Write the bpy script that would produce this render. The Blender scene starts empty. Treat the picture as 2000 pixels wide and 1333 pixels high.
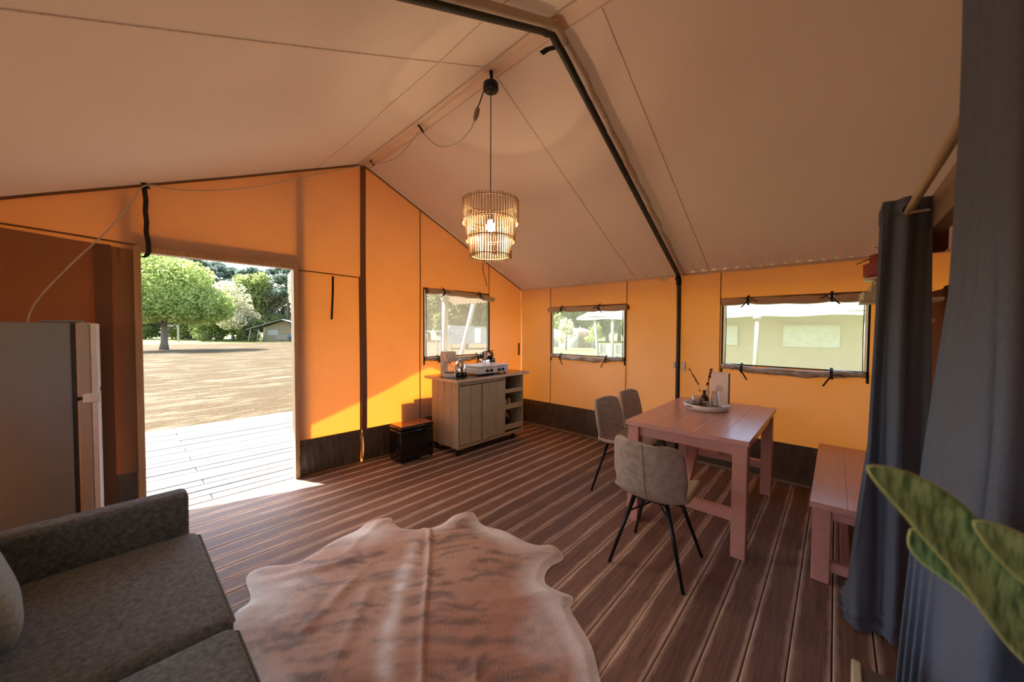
import bpy, bmesh, math, random
import numpy as np
from mathutils import Vector, Matrix, Euler
random.seed(7); RNG = np.random.default_rng(7)
scene = bpy.context.scene
COL = scene.collection

# ---------------------------------------------------------------- camera
cam_data = bpy.data.cameras.new('camera'); cam = bpy.data.objects.new('camera', cam_data); COL.objects.link(cam)
cam_data.sensor_width = 36.0; cam_data.lens = 699.26 * 36.0 / 2000.0; cam_data.clip_start = 0.02; cam_data.clip_end = 900
_r = Vector((0.67121755, -0.74124081, 0.00539082)); _u = Vector((0.01763637, 0.02323991, 0.99957434)); _f = Vector((0.74105058, 0.67083677, -0.02867183))
cam.matrix_world = Matrix(((_r.x, _u.x, -_f.x, 0.0), (_r.y, _u.y, -_f.y, 0.0), (_r.z, _u.z, -_f.z, 1.5), (0, 0, 0, 1)))
cam_data.dof.use_dof = True; cam_data.dof.focus_distance = 4.5; cam_data.dof.aperture_fstop = 2.2
scene.camera = cam
# ---------------------------------------------------------------- sky, sun, exposure
SUN_DIR = Vector((0.236, -0.535, -0.62)).normalized()          # the way the light travels
world = bpy.data.worlds.new('world'); scene.world = world; world.use_nodes = True
wn = world.node_tree.nodes; wl = world.node_tree.links
sky = wn.new('ShaderNodeTexSky'); sky.sky_type = 'NISHITA'; sky.sun_disc = False
sky.sun_elevation = math.asin(-SUN_DIR.z); sky.sun_rotation = math.atan2(-SUN_DIR.x, -SUN_DIR.y)
sky.air_density = 1.0; sky.dust_density = 2.0; sky.ozone_density = 1.0
wl.new(sky.outputs[0], wn['Background'].inputs[0]); wn['Background'].inputs[1].default_value = 0.32
sun_data = bpy.data.lights.new('sun', 'SUN'); sun_data.energy = 9.0; sun_data.angle = 0.0093; sun_data.color = (0.97, 0.97, 0.98)
sun = bpy.data.objects.new('sun', sun_data); COL.objects.link(sun); sun.location = (-5, 12, 14)
sun.rotation_euler = SUN_DIR.to_track_quat('-Z', 'Y').to_euler()
vs = scene.view_settings; vs.view_transform = 'Standard'; vs.look = 'None'; vs.gamma = 1.0; vs.use_curve_mapping = False; vs.exposure = 1.63
scene.cycles.max_bounces = 10; scene.cycles.diffuse_bounces = 6; scene.cycles.transparent_max_bounces = 12
scene.cycles.sample_clamp_indirect = 6.0

# ---------------------------------------------------------------- material helpers
MATS = {}
def newmat(name):
    m = bpy.data.materials.new(name); m.use_nodes = True; MATS[name] = m
    return m, m.node_tree.nodes, m.node_tree.links, m.node_tree.nodes['Principled BSDF']
def coord(nt, scale=(1, 1, 1), kind='Object', rnd=False):
    n, l = nt.nodes, nt.links
    tc = n.new('ShaderNodeTexCoord'); mp = n.new('ShaderNodeMapping'); mp.inputs['Scale'].default_value = scale
    l.new(tc.outputs[kind], mp.inputs['Vector'])
    if rnd:
        oi = n.new('ShaderNodeObjectInfo'); mul = n.new('ShaderNodeVectorMath'); mul.operation = 'SCALE'; mul.inputs[0].default_value = (37, 91, 53)
        l.new(oi.outputs['Random'], mul.inputs['Scale']); l.new(mul.outputs[0], mp.inputs['Location'])
    return mp.outputs[0]
def noise(nt, vec, scale, detail=4, rough=.55, dist=0):
    t = nt.nodes.new('ShaderNodeTexNoise'); t.inputs['Scale'].default_value = scale; t.inputs['Detail'].default_value = detail
    t.inputs['Roughness'].default_value = rough; t.inputs['Distortion'].default_value = dist
    nt.links.new(vec, t.inputs['Vector']); return t.outputs['Fac']
def ramp(nt, fac, stops, interp='LINEAR'):
    r = nt.nodes.new('ShaderNodeValToRGB'); r.color_ramp.interpolation = interp
    e = r.color_ramp.elements
    while len(e) < len(stops): e.new(.5)
    for i, (p, c) in enumerate(stops):
        e[i].position = p; e[i].color = (c[0], c[1], c[2], 1) if hasattr(c, '__len__') else (c, c, c, 1)
    nt.links.new(fac, r.inputs[0]); return r.outputs[0]
def mixc(nt, fac, a, b):
    m = nt.nodes.new('ShaderNodeMix'); m.data_type = 'RGBA'
    for s, v in ((m.inputs[0], fac), (m.inputs[6], a), (m.inputs[7], b)):
        if hasattr(v, 'is_output'): nt.links.new(v, s)
        else: s.default_value = v if not hasattr(v, '__len__') else (v[0], v[1], v[2], 1)
    return m.outputs[2]
def math_(nt, op, a, b=None, clamp=False):
    m = nt.nodes.new('ShaderNodeMath'); m.operation = op; m.use_clamp = clamp
    for i, v in enumerate((a, b)):
        if v is None: continue
        if hasattr(v, 'is_output'): nt.links.new(v, m.inputs[i])
        else: m.inputs[i].default_value = v
    return m.outputs[0]
def bump(nt, h, strength, dist=.01):
    b = nt.nodes.new('ShaderNodeBump'); b.inputs['Strength'].default_value = strength; b.inputs['Distance'].default_value = dist
    nt.links.new(h, b.inputs['Height']); return b.outputs[0]
def basic(name, c1, c2=None, scale=20, rough=.6, metal=0, bmp=0, stretch=(1, 1, 1), detail=4, spec=.5, rnd=False):
    m, n, l, b = newmat(name); nt = m.node_tree
    if c2 is None: c2 = tuple(x * .82 for x in c1)
    f = noise(nt, coord(nt, stretch, rnd=rnd), scale, detail)
    l.new(ramp(nt, f, [(.3, c2), (.7, c1)]), b.inputs['Base Color'])
    b.inputs['Roughness'].default_value = rough; b.inputs['Metallic'].default_value = metal; b.inputs['Specular IOR Level'].default_value = spec
    if bmp: l.new(bump(nt, f, bmp), b.inputs['Normal'])
    return m
def canvas(name, refl, trans, weave=420, blotch=.12, bmp=.25):
    """thin woven cloth: reflects some light diffusely, lets some through"""
    m, n, l, b = newmat(name); nt = m.node_tree; n.remove(b)
    v = coord(nt, (1, 1, 1))
    big = noise(nt, v, 1.6, 3); fine = noise(nt, v, weave, 2)
    k = math_(nt, 'ADD', math_(nt, 'MULTIPLY', big, blotch * 2), 1 - blotch)
    k = math_(nt, 'MULTIPLY', k, math_(nt, 'ADD', math_(nt, 'MULTIPLY', fine, .22), .89))
    def scaled(c):
        s = n.new('ShaderNodeVectorMath'); s.operation = 'SCALE'; s.inputs[0].default_value = c; l.new(k, s.inputs['Scale']); return s.outputs[0]
    d = n.new('ShaderNodeBsdfDiffuse'); t = n.new('ShaderNodeBsdfTranslucent'); a = n.new('ShaderNodeAddShader')
    l.new(scaled(refl), d.inputs[0]); l.new(scaled(trans), t.inputs[0])
    bn = bump(nt, noise(nt, v, 9, 4), bmp, .012); l.new(bn, d.inputs['Normal']); l.new(bn, t.inputs['Normal'])
    l.new(d.outputs[0], a.inputs[0]); l.new(t.outputs[0], a.inputs[1]); l.new(a.outputs[0], n['Material Output'].inputs[0])
    return m
def wood(name, c1, c2, grain=9, rough=.55, axis=0, bmp=.15, spec=.5):
    st = [14, 14, 14]; st[axis] = 1.2
    m, n, l, b = newmat(name); nt = m.node_tree
    f = noise(nt, coord(nt, tuple(st), rnd=True), grain / 4, 5, .6, .4)
    l.new(ramp(nt, f, [(.3, c2), (.68, c1)]), b.inputs['Base Color']); b.inputs['Roughness'].default_value = rough
    l.new(bump(nt, f, bmp, .004), b.inputs['Normal']); return m
def boards(name, c1, c2, worn, half, rough, wearamt, spec=.5):
    """planks along local X: grain, knots, pale wear along the edges"""
    m, n, l, b = newmat(name); nt = m.node_tree
    g = noise(nt, coord(nt, (1.1, 22, 22), rnd=True), 3.2, 6, .62, .5)
    blot = noise(nt, coord(nt, (1.4, 6, 6), rnd=True), 2.3, 5, .65)
    fine = noise(nt, coord(nt, (5, 40, 40), rnd=True), 3.0, 4, .7)
    base = ramp(nt, g, [(.25, c2), (.7, c1)])
    tc = n.new('ShaderNodeTexCoord'); sx = n.new('ShaderNodeSeparateXYZ'); l.new(tc.outputs['Object'], sx.inputs[0])
    e = math_(nt, 'DIVIDE', math_(nt, 'ABSOLUTE', sx.outputs[1]), half)
    e = math_(nt, 'POWER', e, 3.5)
    w = math_(nt, 'ADD', math_(nt, 'MULTIPLY', e, .62), math_(nt, 'MULTIPLY', blot, .62))
    w = math_(nt, 'ADD', w, math_(nt, 'MULTIPLY', fine, .34))
    wf = ramp(nt, w, [(.60, 0.0), (.98, 1.0)])
    c = mixc(nt, math_(nt, 'MULTIPLY', wf, wearamt), base, worn)
    oi = n.new('ShaderNodeObjectInfo'); val = math_(nt, 'ADD', math_(nt, 'MULTIPLY', oi.outputs['Random'], .45), .78)
    hs = n.new('ShaderNodeVectorMath'); hs.operation = 'SCALE'; l.new(c, hs.inputs[0]); l.new(val, hs.inputs['Scale'])
    l.new(hs.outputs[0], b.inputs['Base Color'])
    l.new(math_(nt, 'ADD', math_(nt, 'MULTIPLY', fine, .25), rough - .1), b.inputs['Roughness'])
    b.inputs['Specular IOR Level'].default_value = spec
    l.new(bump(nt, g, .35, .004), b.inputs['Normal']); return m
def foliage(name, c1, c2, tr=.5):
    m, n, l, b = newmat(name); nt = m.node_tree; n.remove(b)
    f = noise(nt, coord(nt), 1.3, 5, .75)
    c = ramp(nt, f, [(.32, c2), (.66, c1)])
    d = n.new('ShaderNodeBsdfDiffuse'); t = n.new('ShaderNodeBsdfTranslucent'); x = n.new('ShaderNodeMixShader'); x.inputs[0].default_value = tr
    l.new(c, d.inputs[0]); l.new(c, t.inputs[0]); l.new(d.outputs[0], x.inputs[1]); l.new(t.outputs[0], x.inputs[2]); l.new(x.outputs[0], n['Material Output'].inputs[0])
    return m
def glass(name, col=(1, 1, 1), rough=.0, alpha=.95):
    m, n, l, b = newmat(name); nt = m.node_tree; n.remove(b)
    t = n.new('ShaderNodeBsdfTransparent'); t.inputs[0].default_value = (*col, 1); g = n.new('ShaderNodeBsdfGlossy'); g.inputs['Roughness'].default_value = .04
    lw = n.new('ShaderNodeLayerWeight'); lw.inputs[0].default_value = .35; x = n.new('ShaderNodeMixShader')
    l.new(math_(nt, 'ADD', math_(nt, 'MULTIPLY', lw.outputs['Facing'], .6), 1 - alpha, True), x.inputs[0])
    l.new(t.outputs[0], x.inputs[1]); l.new(g.outputs[0], x.inputs[2]); l.new(x.outputs[0], n['Material Output'].inputs[0]); return m
def veil(name, open_, col):
    """insect mesh: part open, part pale thread that scatters light"""
    m, n, l, b = newmat(name); nt = m.node_tree; n.remove(b)
    t = n.new('ShaderNodeBsdfTransparent'); d = n.new('ShaderNodeBsdfDiffuse'); r = n.new('ShaderNodeBsdfTranslucent'); a = n.new('ShaderNodeMixShader'); x = n.new('ShaderNodeMixShader')
    for s in (d, r): s.inputs[0].default_value = (*col, 1)
    a.inputs[0].default_value = .85; f = noise(nt, coord(nt), 3, 3)
    l.new(math_(nt, 'ADD', math_(nt, 'MULTIPLY', f, .14), open_ - .07), x.inputs[0])
    l.new(d.outputs[0], a.inputs[1]); l.new(r.outputs[0], a.inputs[2]); l.new(a.outputs[0], x.inputs[1]); l.new(t.outputs[0], x.inputs[2]); l.new(x.outputs[0], n['Material Output'].inputs[0]); return m
def emit(name, col, s):
    m, n, l, b = newmat(name); b.inputs['Base Color'].default_value = (*col, 1); b.inputs['Emission Color'].default_value = (*col, 1); b.inputs['Emission Strength'].default_value = s; return m

# ---------------------------------------------------------------- materials
M_wall = canvas('canvas_orange', (.46, .36, .28), (.282, .072, .004))
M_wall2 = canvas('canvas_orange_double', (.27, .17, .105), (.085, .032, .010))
M_band = canvas('canvas_brown_band', (.19, .105, .07), (.05, .018, .007))
M_roof = canvas('canvas_roof', (.71, .545, .415), (.007, .005, .003), blotch=.05)
M_ridge = canvas('canvas_ridge_band', (.84, .665, .52), (.007, .005, .003), blotch=.05)
M_seam = canvas('canvas_seam', (.20, .12, .07), (.06, .02, .004))
M_roofseam = canvas('roof_seam', (.70, .55, .43), (.012, .009, .006), blotch=.05)
M_skirt = basic('vinyl_skirt', (.13, .105, .08), (.075, .06, .045), 14, .36, 0, .5, (1, 1, .4), spec=.5)
M_flap = canvas('canvas_flap', (.56, .42, .31), (.08, .045, .02))
M_plastic = basic('clear_plastic_roll', (.62, .53, .45), (.22, .165, .13), 26, .14, 0, .6, (.5, .5, 3.0), spec=.9)
M_black = basic('black_webbing', (.012, .011, .011), (.007, .007, .007), 60, .7)
M_pole = basic('dark_steel_pole', (.045, .038, .032), (.03, .026, .022), 30, .5, .3)
M_sleeve = canvas('pole_sleeve', (.52, .42, .34), (.05, .035, .025))
M_floor = boards('floor_planks', (.235, .140, .104), (.105, .064, .050), (.66, .53, .43), .0745, .58, .85, .3)
M_deck = boards('deck_planks', (.175, .16, .15), (.095, .085, .075), (.245, .235, .22), .0745, .75, .7, .2)
M_sub = basic('under_floor', (.02, .014, .011))
M_pine = wood('pine_frame', (.58, .38, .21), (.42, .26, .14), axis=2)
M_grey_wood = wood('weathered_post', (.62, .55, .45), (.45, .38, .30), axis=2)
M_pinkwood = wood('rose_painted_wood', (.62, .325, .275), (.56, .29, .245), rough=.26, axis=0, bmp=.05)
M_chair = basic('taupe_suede', (.42, .345, .265), (.28, .228, .175), 26, .75, 0, .12)
M_blackmetal = basic('black_metal', (.02, .022, .026), (.014, .015, .018), 40, .35, .6)
M_cab = basic('olive_painted_wood', (.47, .405, .265), (.40, .345, .225), 6, .55, 0, .1, (3, 3, .8))
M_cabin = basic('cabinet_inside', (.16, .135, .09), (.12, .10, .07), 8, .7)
M_lam = basic('dark_laminate', (.035, .024, .019), (.024, .017, .014), 30, .18)
M_lamedge = basic('laminate_edge', (.74, .60, .42), (.64, .51, .35), 12, .5)
M_steel = basic('brushed_steel', (.72, .70, .68), (.6, .58, .56), 30, .18, 1.0)
M_iron = basic('painted_iron', (.55, .49, .36), (.45, .40, .29), 40, .5, .2)
M_white = basic('white_plastic', (.74, .72, .68), (.68, .66, .62), 8, .35)
M_enamel = basic('white_enamel', (.72, .70, .67), (.66, .64, .61), 10, .25)
M_greyplastic = basic('grey_plastic', (.35, .34, .33), None, 10, .4)
M_blackgloss = basic('black_gloss', (.010, .009, .009), (.007, .006, .006), 12, .12)
M_lid = basic('bin_lid', (.55, .30, .18), (.48, .26, .155), 14, .2, .75)
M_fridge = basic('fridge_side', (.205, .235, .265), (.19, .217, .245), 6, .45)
M_fridgedoor = basic('fridge_door_edge', (.42, .38, .32), (.39, .35, .30), 6, .4)
M_fridgefront = basic('fridge_front', (.80, .79, .77), None, 6, .3)
M_gasket = basic('gasket', (.035, .032, .03))
M_curtain = basic('blue_grey_curtain', (.105, .135, .185), (.078, .10, .14), 240, .85, 0, .2)
M_caps = basic('curtain_eyelet', (.12, .11, .10), None, 20, .3, .8)
M_rod = wood('curtain_rod', (.50, .38, .22), (.40, .29, .16), axis=0)
M_beam = wood('beam_wood', (.30, .22, .14), (.22, .16, .10), axis=0)
M_red = basic('red_ribbed_pot', (.30, .045, .035), (.24, .035, .028), 20, .55)
M_paper = basic('book_pages', (.66, .60, .46), (.52, .46, .34), 60, .8, 0, .2, (1, 1, 14))
M_cover1 = basic('pale_book_cover', (.62, .57, .44), None, 10, .5)
M_cover2 = basic('olive_book_cover', (.085, .070, .035), None, 10, .6)
M_soil = basic('soil', (.03, .02, .015), None, 60, .9)
M_wicker = wood('bleached_sticks', (.80, .58, .36), (.62, .42, .24), axis=2, rough=.6)
M_ring = wood('shade_rings', (.40, .24, .13), (.30, .18, .10), axis=0)
M_bulb = emit('lit_bulb', (1.0, .93, .80), 14)
M_cablewhite = basic('white_cable', (.62, .55, .48), None, 10, .5)
M_connector = basic('clear_connector', (.34, .25, .19), (.22, .15, .11), 60, .2)
M_tray = basic('tray_white', (.88, .86, .82), None, 10, .4)
M_trayin = basic('tray_inside', (.30, .20, .13), (.24, .16, .10), 10, .5)
M_amber = basic('amber_glass', (.085, .024, .008), (.05, .014, .006), 6, .08)
M_label = basic('white_print', (.75, .73, .70))
M_print = basic('red_brown_print', (.30, .10, .07))
M_card = basic('menu_card', (.86, .70, .60), (.81, .66, .565), 12, .7)
M_cardside = wood('menu_block', (.20, .11, .065), (.14, .075, .045), axis=2)
M_candle = basic('white_candle', (.78, .76, .76), None, 10, .4)
M_glass = glass('clear_glass')
M_dried = basic('dried_grass', (.10, .045, .025), (.05, .022, .014), 40, .9)
M_driedred = basic('dried_red_flower', (.13, .018, .014), (.07, .010, .010), 50, .9)
M_stem = basic('dried_stem', (.26, .14, .07))
M_cup = basic('cups', (.34, .26, .19), None, 10, .4)
M_plate = basic('plates', (.22, .17, .13), None, 10, .3)
M_tag = basic('paper_tag', (.75, .70, .62))
M_veil_n = veil('mesh_window_gable', .66, (.70, .60, .43))
M_veil_e = veil('mesh_window_side', .68, (.76, .66, .48))
M_zipwhite = canvas('zip_tape', (.70, .66, .60), (.30, .28, .24))
M_grass = None
M_sofa = basic('sofa_fabric', (.175, .19, .172), (.065, .072, .066), 55, .9, 0, .35, (1, 1, 1), 6)
M_pillow = basic('pillow_fabric', (.30, .34, .32), (.19, .22, .21), 60, .9, 0, .3)
M_sideTop = basic('side_table_top', (.085, .065, .050), None, 10, .4)
M_sideEdge = basic('side_table_edge', (.55, .50, .36), None, 10, .5)
M_pot = basic('grey_pot', (.30, .28, .25), None, 12, .6)
M_leafedge = basic('leaf_margin', (.42, .46, .16), (.34, .38, .12), 20, .45)
M_darkpanel = canvas('bedroom_lining', (.14, .060, .038), (.012, .005, .003))
def snake_leaf():
    m, n, l, b = newmat('snake_leaf'); nt = m.node_tree
    w = n.new('ShaderNodeTexNoise'); w.inputs['Scale'].default_value = 5; w.inputs['Detail'].default_value = 4; w.inputs['Roughness'].default_value = .6
    l.new(coord(nt, (6, 26, 6)), w.inputs['Vector'])
    l.new(ramp(nt, w.outputs['Fac'], [(.36, (.06, .14, .06)), (.62, (.26, .45, .20))]), b.inputs['Base Color']); b.inputs['Roughness'].default_value = .35; return m
M_leaf = snake_leaf()
def ground_mat():
    m, n, l, b = newmat('dry_meadow'); nt = m.node_tree
    v = coord(nt)
    far = noise(nt, v, .11, 4); mid = noise(nt, coord(nt, (1, 2.4, 1)), .9, 6, .7); fin = noise(nt, v, 14, 4, .8)
    c = mixc(nt, ramp(nt, mid, [(.35, 0), (.7, 1)]), (.040, .0235, .0085), (.066, .041, .016))
    pale = ramp(nt, noise(nt, coord(nt, (1, 3.2, 1)), .55, 8, .78, .3), [(.50, 0), (.62, 1)])  # whitish patches spread by noise
    c = mixc(nt, math_(nt, 'MULTIPLY', pale, .8), c, (.185, .145, .092))
    c = mixc(nt, ramp(nt, fin, [(.25, .5), (.6, 0)]), c, (.15, .11, .04))
    # greener towards the wood and behind the tent (a lawn, not shade)
    s = n.new('ShaderNodeSeparateXYZ'); l.new(v, s.inputs[0])
    g = math_(nt, 'ADD', math_(nt, 'MULTIPLY', s.outputs[0], .10), -1.0, True)
    g2 = math_(nt, 'MULTIPLY', math_(nt, 'ADD', s.outputs[1], math_(nt, 'MULTIPLY', far, 6)), 1)
    g2 = ramp(nt, math_(nt, 'MULTIPLY', math_(nt, 'ADD', g2, -58), .2, True), [(0, 0), (1, 1)])
    gy = ramp(nt, math_(nt, 'MULTIPLY', math_(nt, 'ADD', s.outputs[1], math_(nt, 'MULTIPLY', s.outputs[0], -1.05)), -.15, True), [(0, 0), (1, 1)])
    gr = math_(nt, 'MAXIMUM', g2, gy)
    c = mixc(nt, gr, c, mixc(nt, mid, (.15, .20, .045), (.30, .31, .085)))
    l.new(c, b.inputs['Base Color']); b.inputs['Roughness'].default_value = .95; b.inputs['Specular IOR Level'].default_value = .1
    l.new(bump(nt, fin, .6, .05), b.inputs['Normal']); return m
M_ground = ground_mat()
M_linden = foliage('linden_leaves', (.52, .56, .20), (.20, .28, .06), .55)
M_pineleaf = foliage('pine_needles', (.24, .29, .22), (.11, .15, .11), .35)
M_blossom = foliage('pale_blossom', (.72, .66, .46), (.42, .40, .22), .5)
M_green = foliage('fresh_green_leaves', (.45, .48, .18), (.20, .26, .07), .5)
M_shrub = foliage('dark_shrub_leaves', (.29, .32, .12), (.12, .15, .045), .45)
M_greygreen = foliage('grey_green_leaves', (.46, .43, .29), (.23, .23, .13), .45)
M_bark = basic('bark', (.20, .15, .11), (.10, .075, .055), 9, .9, 0, .6, (6, 6, 1))
M_tentwall = canvas('beige_tent_wall', (.30, .235, .14), (.05, .04, .02))
M_tentroof = canvas('pale_tent_roof', (.24, .22, .18), (.04, .036, .03))
M_tentwin = basic('pale_tent_window', (.40, .39, .32), None, 10, .7)
M_whitepaint = basic('white_paint', (.34, .32, .28), None, 6, .5)
M_dome = canvas('dome_tent_cloth', (.28, .26, .23), (.06, .055, .05))
M_domedoor = canvas('dome_tent_door', (.20, .13, .08), (.05, .04, .03))
M_blueplastic = basic('blue_green_plastic', (.05, .13, .16), None, 8, .4)
M_post = wood('silver_log', (.34, .28, .20), (.26, .21, .15), axis=2)
def hide_mat():
    m, n, l, b = newmat('cowhide'); nt = m.node_tree
    a = n.new('ShaderNodeVertexColor'); a.layer_name = 'coat'
    f = noise(nt, coord(nt, (3.0, 9, 3)), 9, 6, .75, .6)
    f2 = noise(nt, coord(nt, (30, 120, 30)), 4, 3, .7)
    k = math_(nt, 'ADD', math_(nt, 'MULTIPLY', f, .75), .60); k = math_(nt, 'MULTIPLY', k, math_(nt, 'ADD', math_(nt, 'MULTIPLY', f2, .4), .8))
    s = n.new('ShaderNodeVectorMath'); s.operation = 'SCALE'; l.new(a.outputs[0], s.inputs[0]); l.new(k, s.inputs['Scale'])
    l.new(s.outputs[0], b.inputs['Base Color']); b.inputs['Roughness'].default_value = .55; b.inputs['Sheen Weight'].default_value = .25
    l.new(bump(nt, f, .5, .012), b.inputs['Normal']); return m
M_hide = hide_mat()

# ---------------------------------------------------------------- geometry helpers
class MB:
    def __init__(s): s.bm = bmesh.new()
    def box(s, c, size, rot=(0, 0, 0), bev=0.0, seg=1):
        mtx = Matrix.LocRotScale(Vector(c), Euler(rot), Vector(size))
        v = bmesh.ops.create_cube(s.bm, size=1.0, matrix=mtx)['verts']
        if bev:
            es = list({e for q in v for e in q.link_edges})
            bmesh.ops.bevel(s.bm, geom=es, offset=bev, segments=seg, affect='EDGES', profile=.5)
        return s
    def b2(s, lo, hi, bev=0.0, seg=1):
        return s.box([(a + b) / 2 for a, b in zip(lo, hi)], [abs(b - a) for a, b in zip(lo, hi)], bev=bev, seg=seg)
    def bar(s, p0, p1, w, h, bev=0.0):
        p0, p1 = Vector(p0), Vector(p1); d = p1 - p0
        q = d.to_track_quat('X', 'Z'); mtx = Matrix.LocRotScale((p0 + p1) / 2, q, Vector((d.length, w, h)))
        v = bmesh.ops.create_cube(s.bm, size=1.0, matrix=mtx)['verts']
        if bev: bmesh.ops.bevel(s.bm, geom=list({e for k in v for e in k.link_edges}), offset=bev, segments=1, affect='EDGES', profile=.5)
        return s
    def tube(s, pts, r, n=8, caps=True, closed=False, flat=1.0):
        pts = [Vector(p) for p in pts]; N = len(pts)
        rs = r if hasattr(r, '__len__') else [r] * N
        rings = []; ref = None
        for i, p in enumerate(pts):
            a = pts[(i - 1) % N] if (i or closed) else p; b = pts[(i + 1) % N] if (i < N - 1 or closed) else p
            t = (b - a).normalized()
            if ref is None:
                ref = Vector((0, 0, 1)) if abs(t.z) < .9 else Vector((1, 0, 0))
            x = (ref - t * ref.dot(t)).normalized(); y = t.cross(x); ref = x
            rings.append([s.bm.verts.new(p + (x * math.cos(2 * math.pi * k / n) + y * flat * math.sin(2 * math.pi * k / n)) * rs[i]) for k in range(n)])
        for i in range(N if closed else N - 1):
            A, B = rings[i], rings[(i + 1) % N]
            for k in range(n): s.bm.faces.new((A[k], A[(k + 1) % n], B[(k + 1) % n], B[k]))
        if caps and not closed:
            s.bm.faces.new(list(reversed(rings[0]))); s.bm.faces.new(rings[-1])
        return s
    def lathe(s, prof, c=(0, 0, 0), n=24, sx=1.0, sy=1.0, ripple=0, rn=0):
        c = Vector(c); rings = []
        for r, z in prof:
            if r < 1e-5: rings.append([s.bm.verts.new(c + Vector((0, 0, z)))]); continue
            ring = []
            for k in range(n):
                a = 2 * math.pi * k / n; rr = r * (1 + (ripple * (1 if (k % 2) else -1) if rn else 0))
                ring.append(s.bm.verts.new(c + Vector((rr * sx * math.cos(a), rr * sy * math.sin(a), z))))
            rings.append(ring)
        for A, B in zip(rings, rings[1:]):
            if len(A) == 1 and len(B) == 1: continue
            for k in range(n):
                if len(A) == 1: s.bm.faces.new((A[0], B[(k + 1) % n], B[k]))
                elif len(B) == 1: s.bm.faces.new((A[k], A[(k + 1) % n], B[0]))
                else: s.bm.faces.new((A[k], A[(k + 1) % n], B[(k + 1) % n], B[k]))
        return s
    def sheet(s, fn, nu, nv):
        g = [[s.bm.verts.new(fn(i / nu, j / nv)) for j in range(nv + 1)] for i in range(nu + 1)]
        for i in range(nu):
            for j in range(nv): s.bm.faces.new((g[i][j], g[i + 1][j], g[i + 1][j + 1], g[i][j + 1]))
        return s
    def prism(s, poly, d):
        """polygon (3d points, planar) extruded by vector d"""
        d = Vector(d); A = [s.bm.verts.new(Vector(p)) for p in poly]; B = [s.bm.verts.new(Vector(p) + d) for p in poly]
        s.bm.faces.new(A); s.bm.faces.new(list(reversed(B)))
        for i in range(len(A)): j = (i + 1) % len(A); s.bm.faces.new((A[i], B[i], B[j], A[j]))
        return s
    def strip(s, pts, w, wdir, th=.003):
        """flat ribbon along pts, width along wdir"""
        pts = [Vector(p) for p in pts]; wd = Vector(wdir).normalized() * w / 2
        for a, b in zip(pts, pts[1:]):
            nrm = (b - a).cross(wd).normalized() * th
            s.prism([a - wd, a + wd, b + wd, b - wd], nrm)
        return s
    def build(s, name, mat, parent=None, smooth=False, loc=None, sub=0, solid=0.0, subs_first=False):
        bmesh.ops.recalc_face_normals(s.bm, faces=s.bm.faces[:])
        me = bpy.data.meshes.new(name); s.bm.to_mesh(me); s.bm.free()
        me.materials.append(mat)
        if smooth:
            for p in me.polygons: p.use_smooth = True
        o = bpy.data.objects.new(name, me); COL.objects.link(o)
        if parent is not None: o.parent = parent
        if loc is not None: o.location = loc
        if solid:
            m = o.modifiers.new('thickness', 'SOLIDIFY'); m.thickness = solid; m.offset = 0
        if sub:
            m = o.modifiers.new('smooth', 'SUBSURF'); m.levels = sub; m.render_levels = sub
        return o
def raw(name, verts, faces, mat, parent=None, smooth=True, loc=None):
    me = bpy.data.meshes.new(name); me.from_pydata([tuple(v) for v in verts], [], [tuple(f) for f in faces]); me.update(); me.materials.append(mat)
    if smooth: me.polygons.foreach_set('use_smooth', [True] * len(me.polygons))
    o = bpy.data.objects.new(name, me); COL.objects.link(o)
    if parent is not None: o.parent = parent
    if loc is not None: o.location = loc
    return o
def tag(o, label=None, cat=None, group=None, kind=None):
    if label: o['label'] = label
    if cat: o['category'] = cat
    if group: o['group'] = group
    if kind: o['kind'] = kind
    return o
def thing(name, label, cat, loc=(0, 0, 0), rz=0.0, group=None):
    o = bpy.data.objects.new(name, None); COL.objects.link(o); o.empty_display_size = .1
    o.location = loc; o.rotation_euler = (0, 0, rz); return tag(o, label, cat, group)
def struct(o, label, cat): return tag(o, label, cat, kind='structure')
def copy_tree(o, parent=None):
    c = o.copy(); COL.objects.link(c); c.parent = parent
    for ch in list(o.children): copy_tree(ch, c)
    return c

# ================================================================ STRUCTURE
XW, XE, YS = -0.76, 4.49, -1.75           # west wall, east wall, south end
RX = 1.88                                  # ridge
def yg(x): return 3.87 + (4.49 - x) * 0.05  # gable wall line
_ry = [-2.0, 0.0, 1.375, 1.93, 2.84, 4.0, 6.2]; _rz = [3.36, 3.41, 3.46, 3.435, 3.385, 3.36, 3.36]
def zroof(x, y):
    zr = float(np.interp(y, _ry, _rz))
    return zr - (x - RX) / (XE - RX) * (zr - 2.18) if x > RX else zr - (RX - x) * 0.42 * (zr - 2.25) / 1.11
# floor: bearer slab and single planks
BW = .15
fl = struct(MB().b2((XW - .1, YS, -.22), (XE + .05, 4.03, -.034)).build('floor', M_sub), 'dark brown plank floor of the tent with pale worn edges', 'floor')
y = 4.03; k = 0; plank_mesh = None
while y > YS + .02:
    if plank_mesh is None:
        o = MB().box((0, 0, 0), (XE - XW + .1, BW - .006, .032), bev=.004).build('floor_board', M_floor, fl); plank_mesh = o.data
    else:
        o = bpy.data.objects.new('floor_board', plank_mesh); COL.objects.link(o); o.parent = fl
    o.location = ((XE + XW) / 2, y - BW / 2, -.017 + random.uniform(-.0015, .0015)); y -= BW; k += 1
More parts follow.
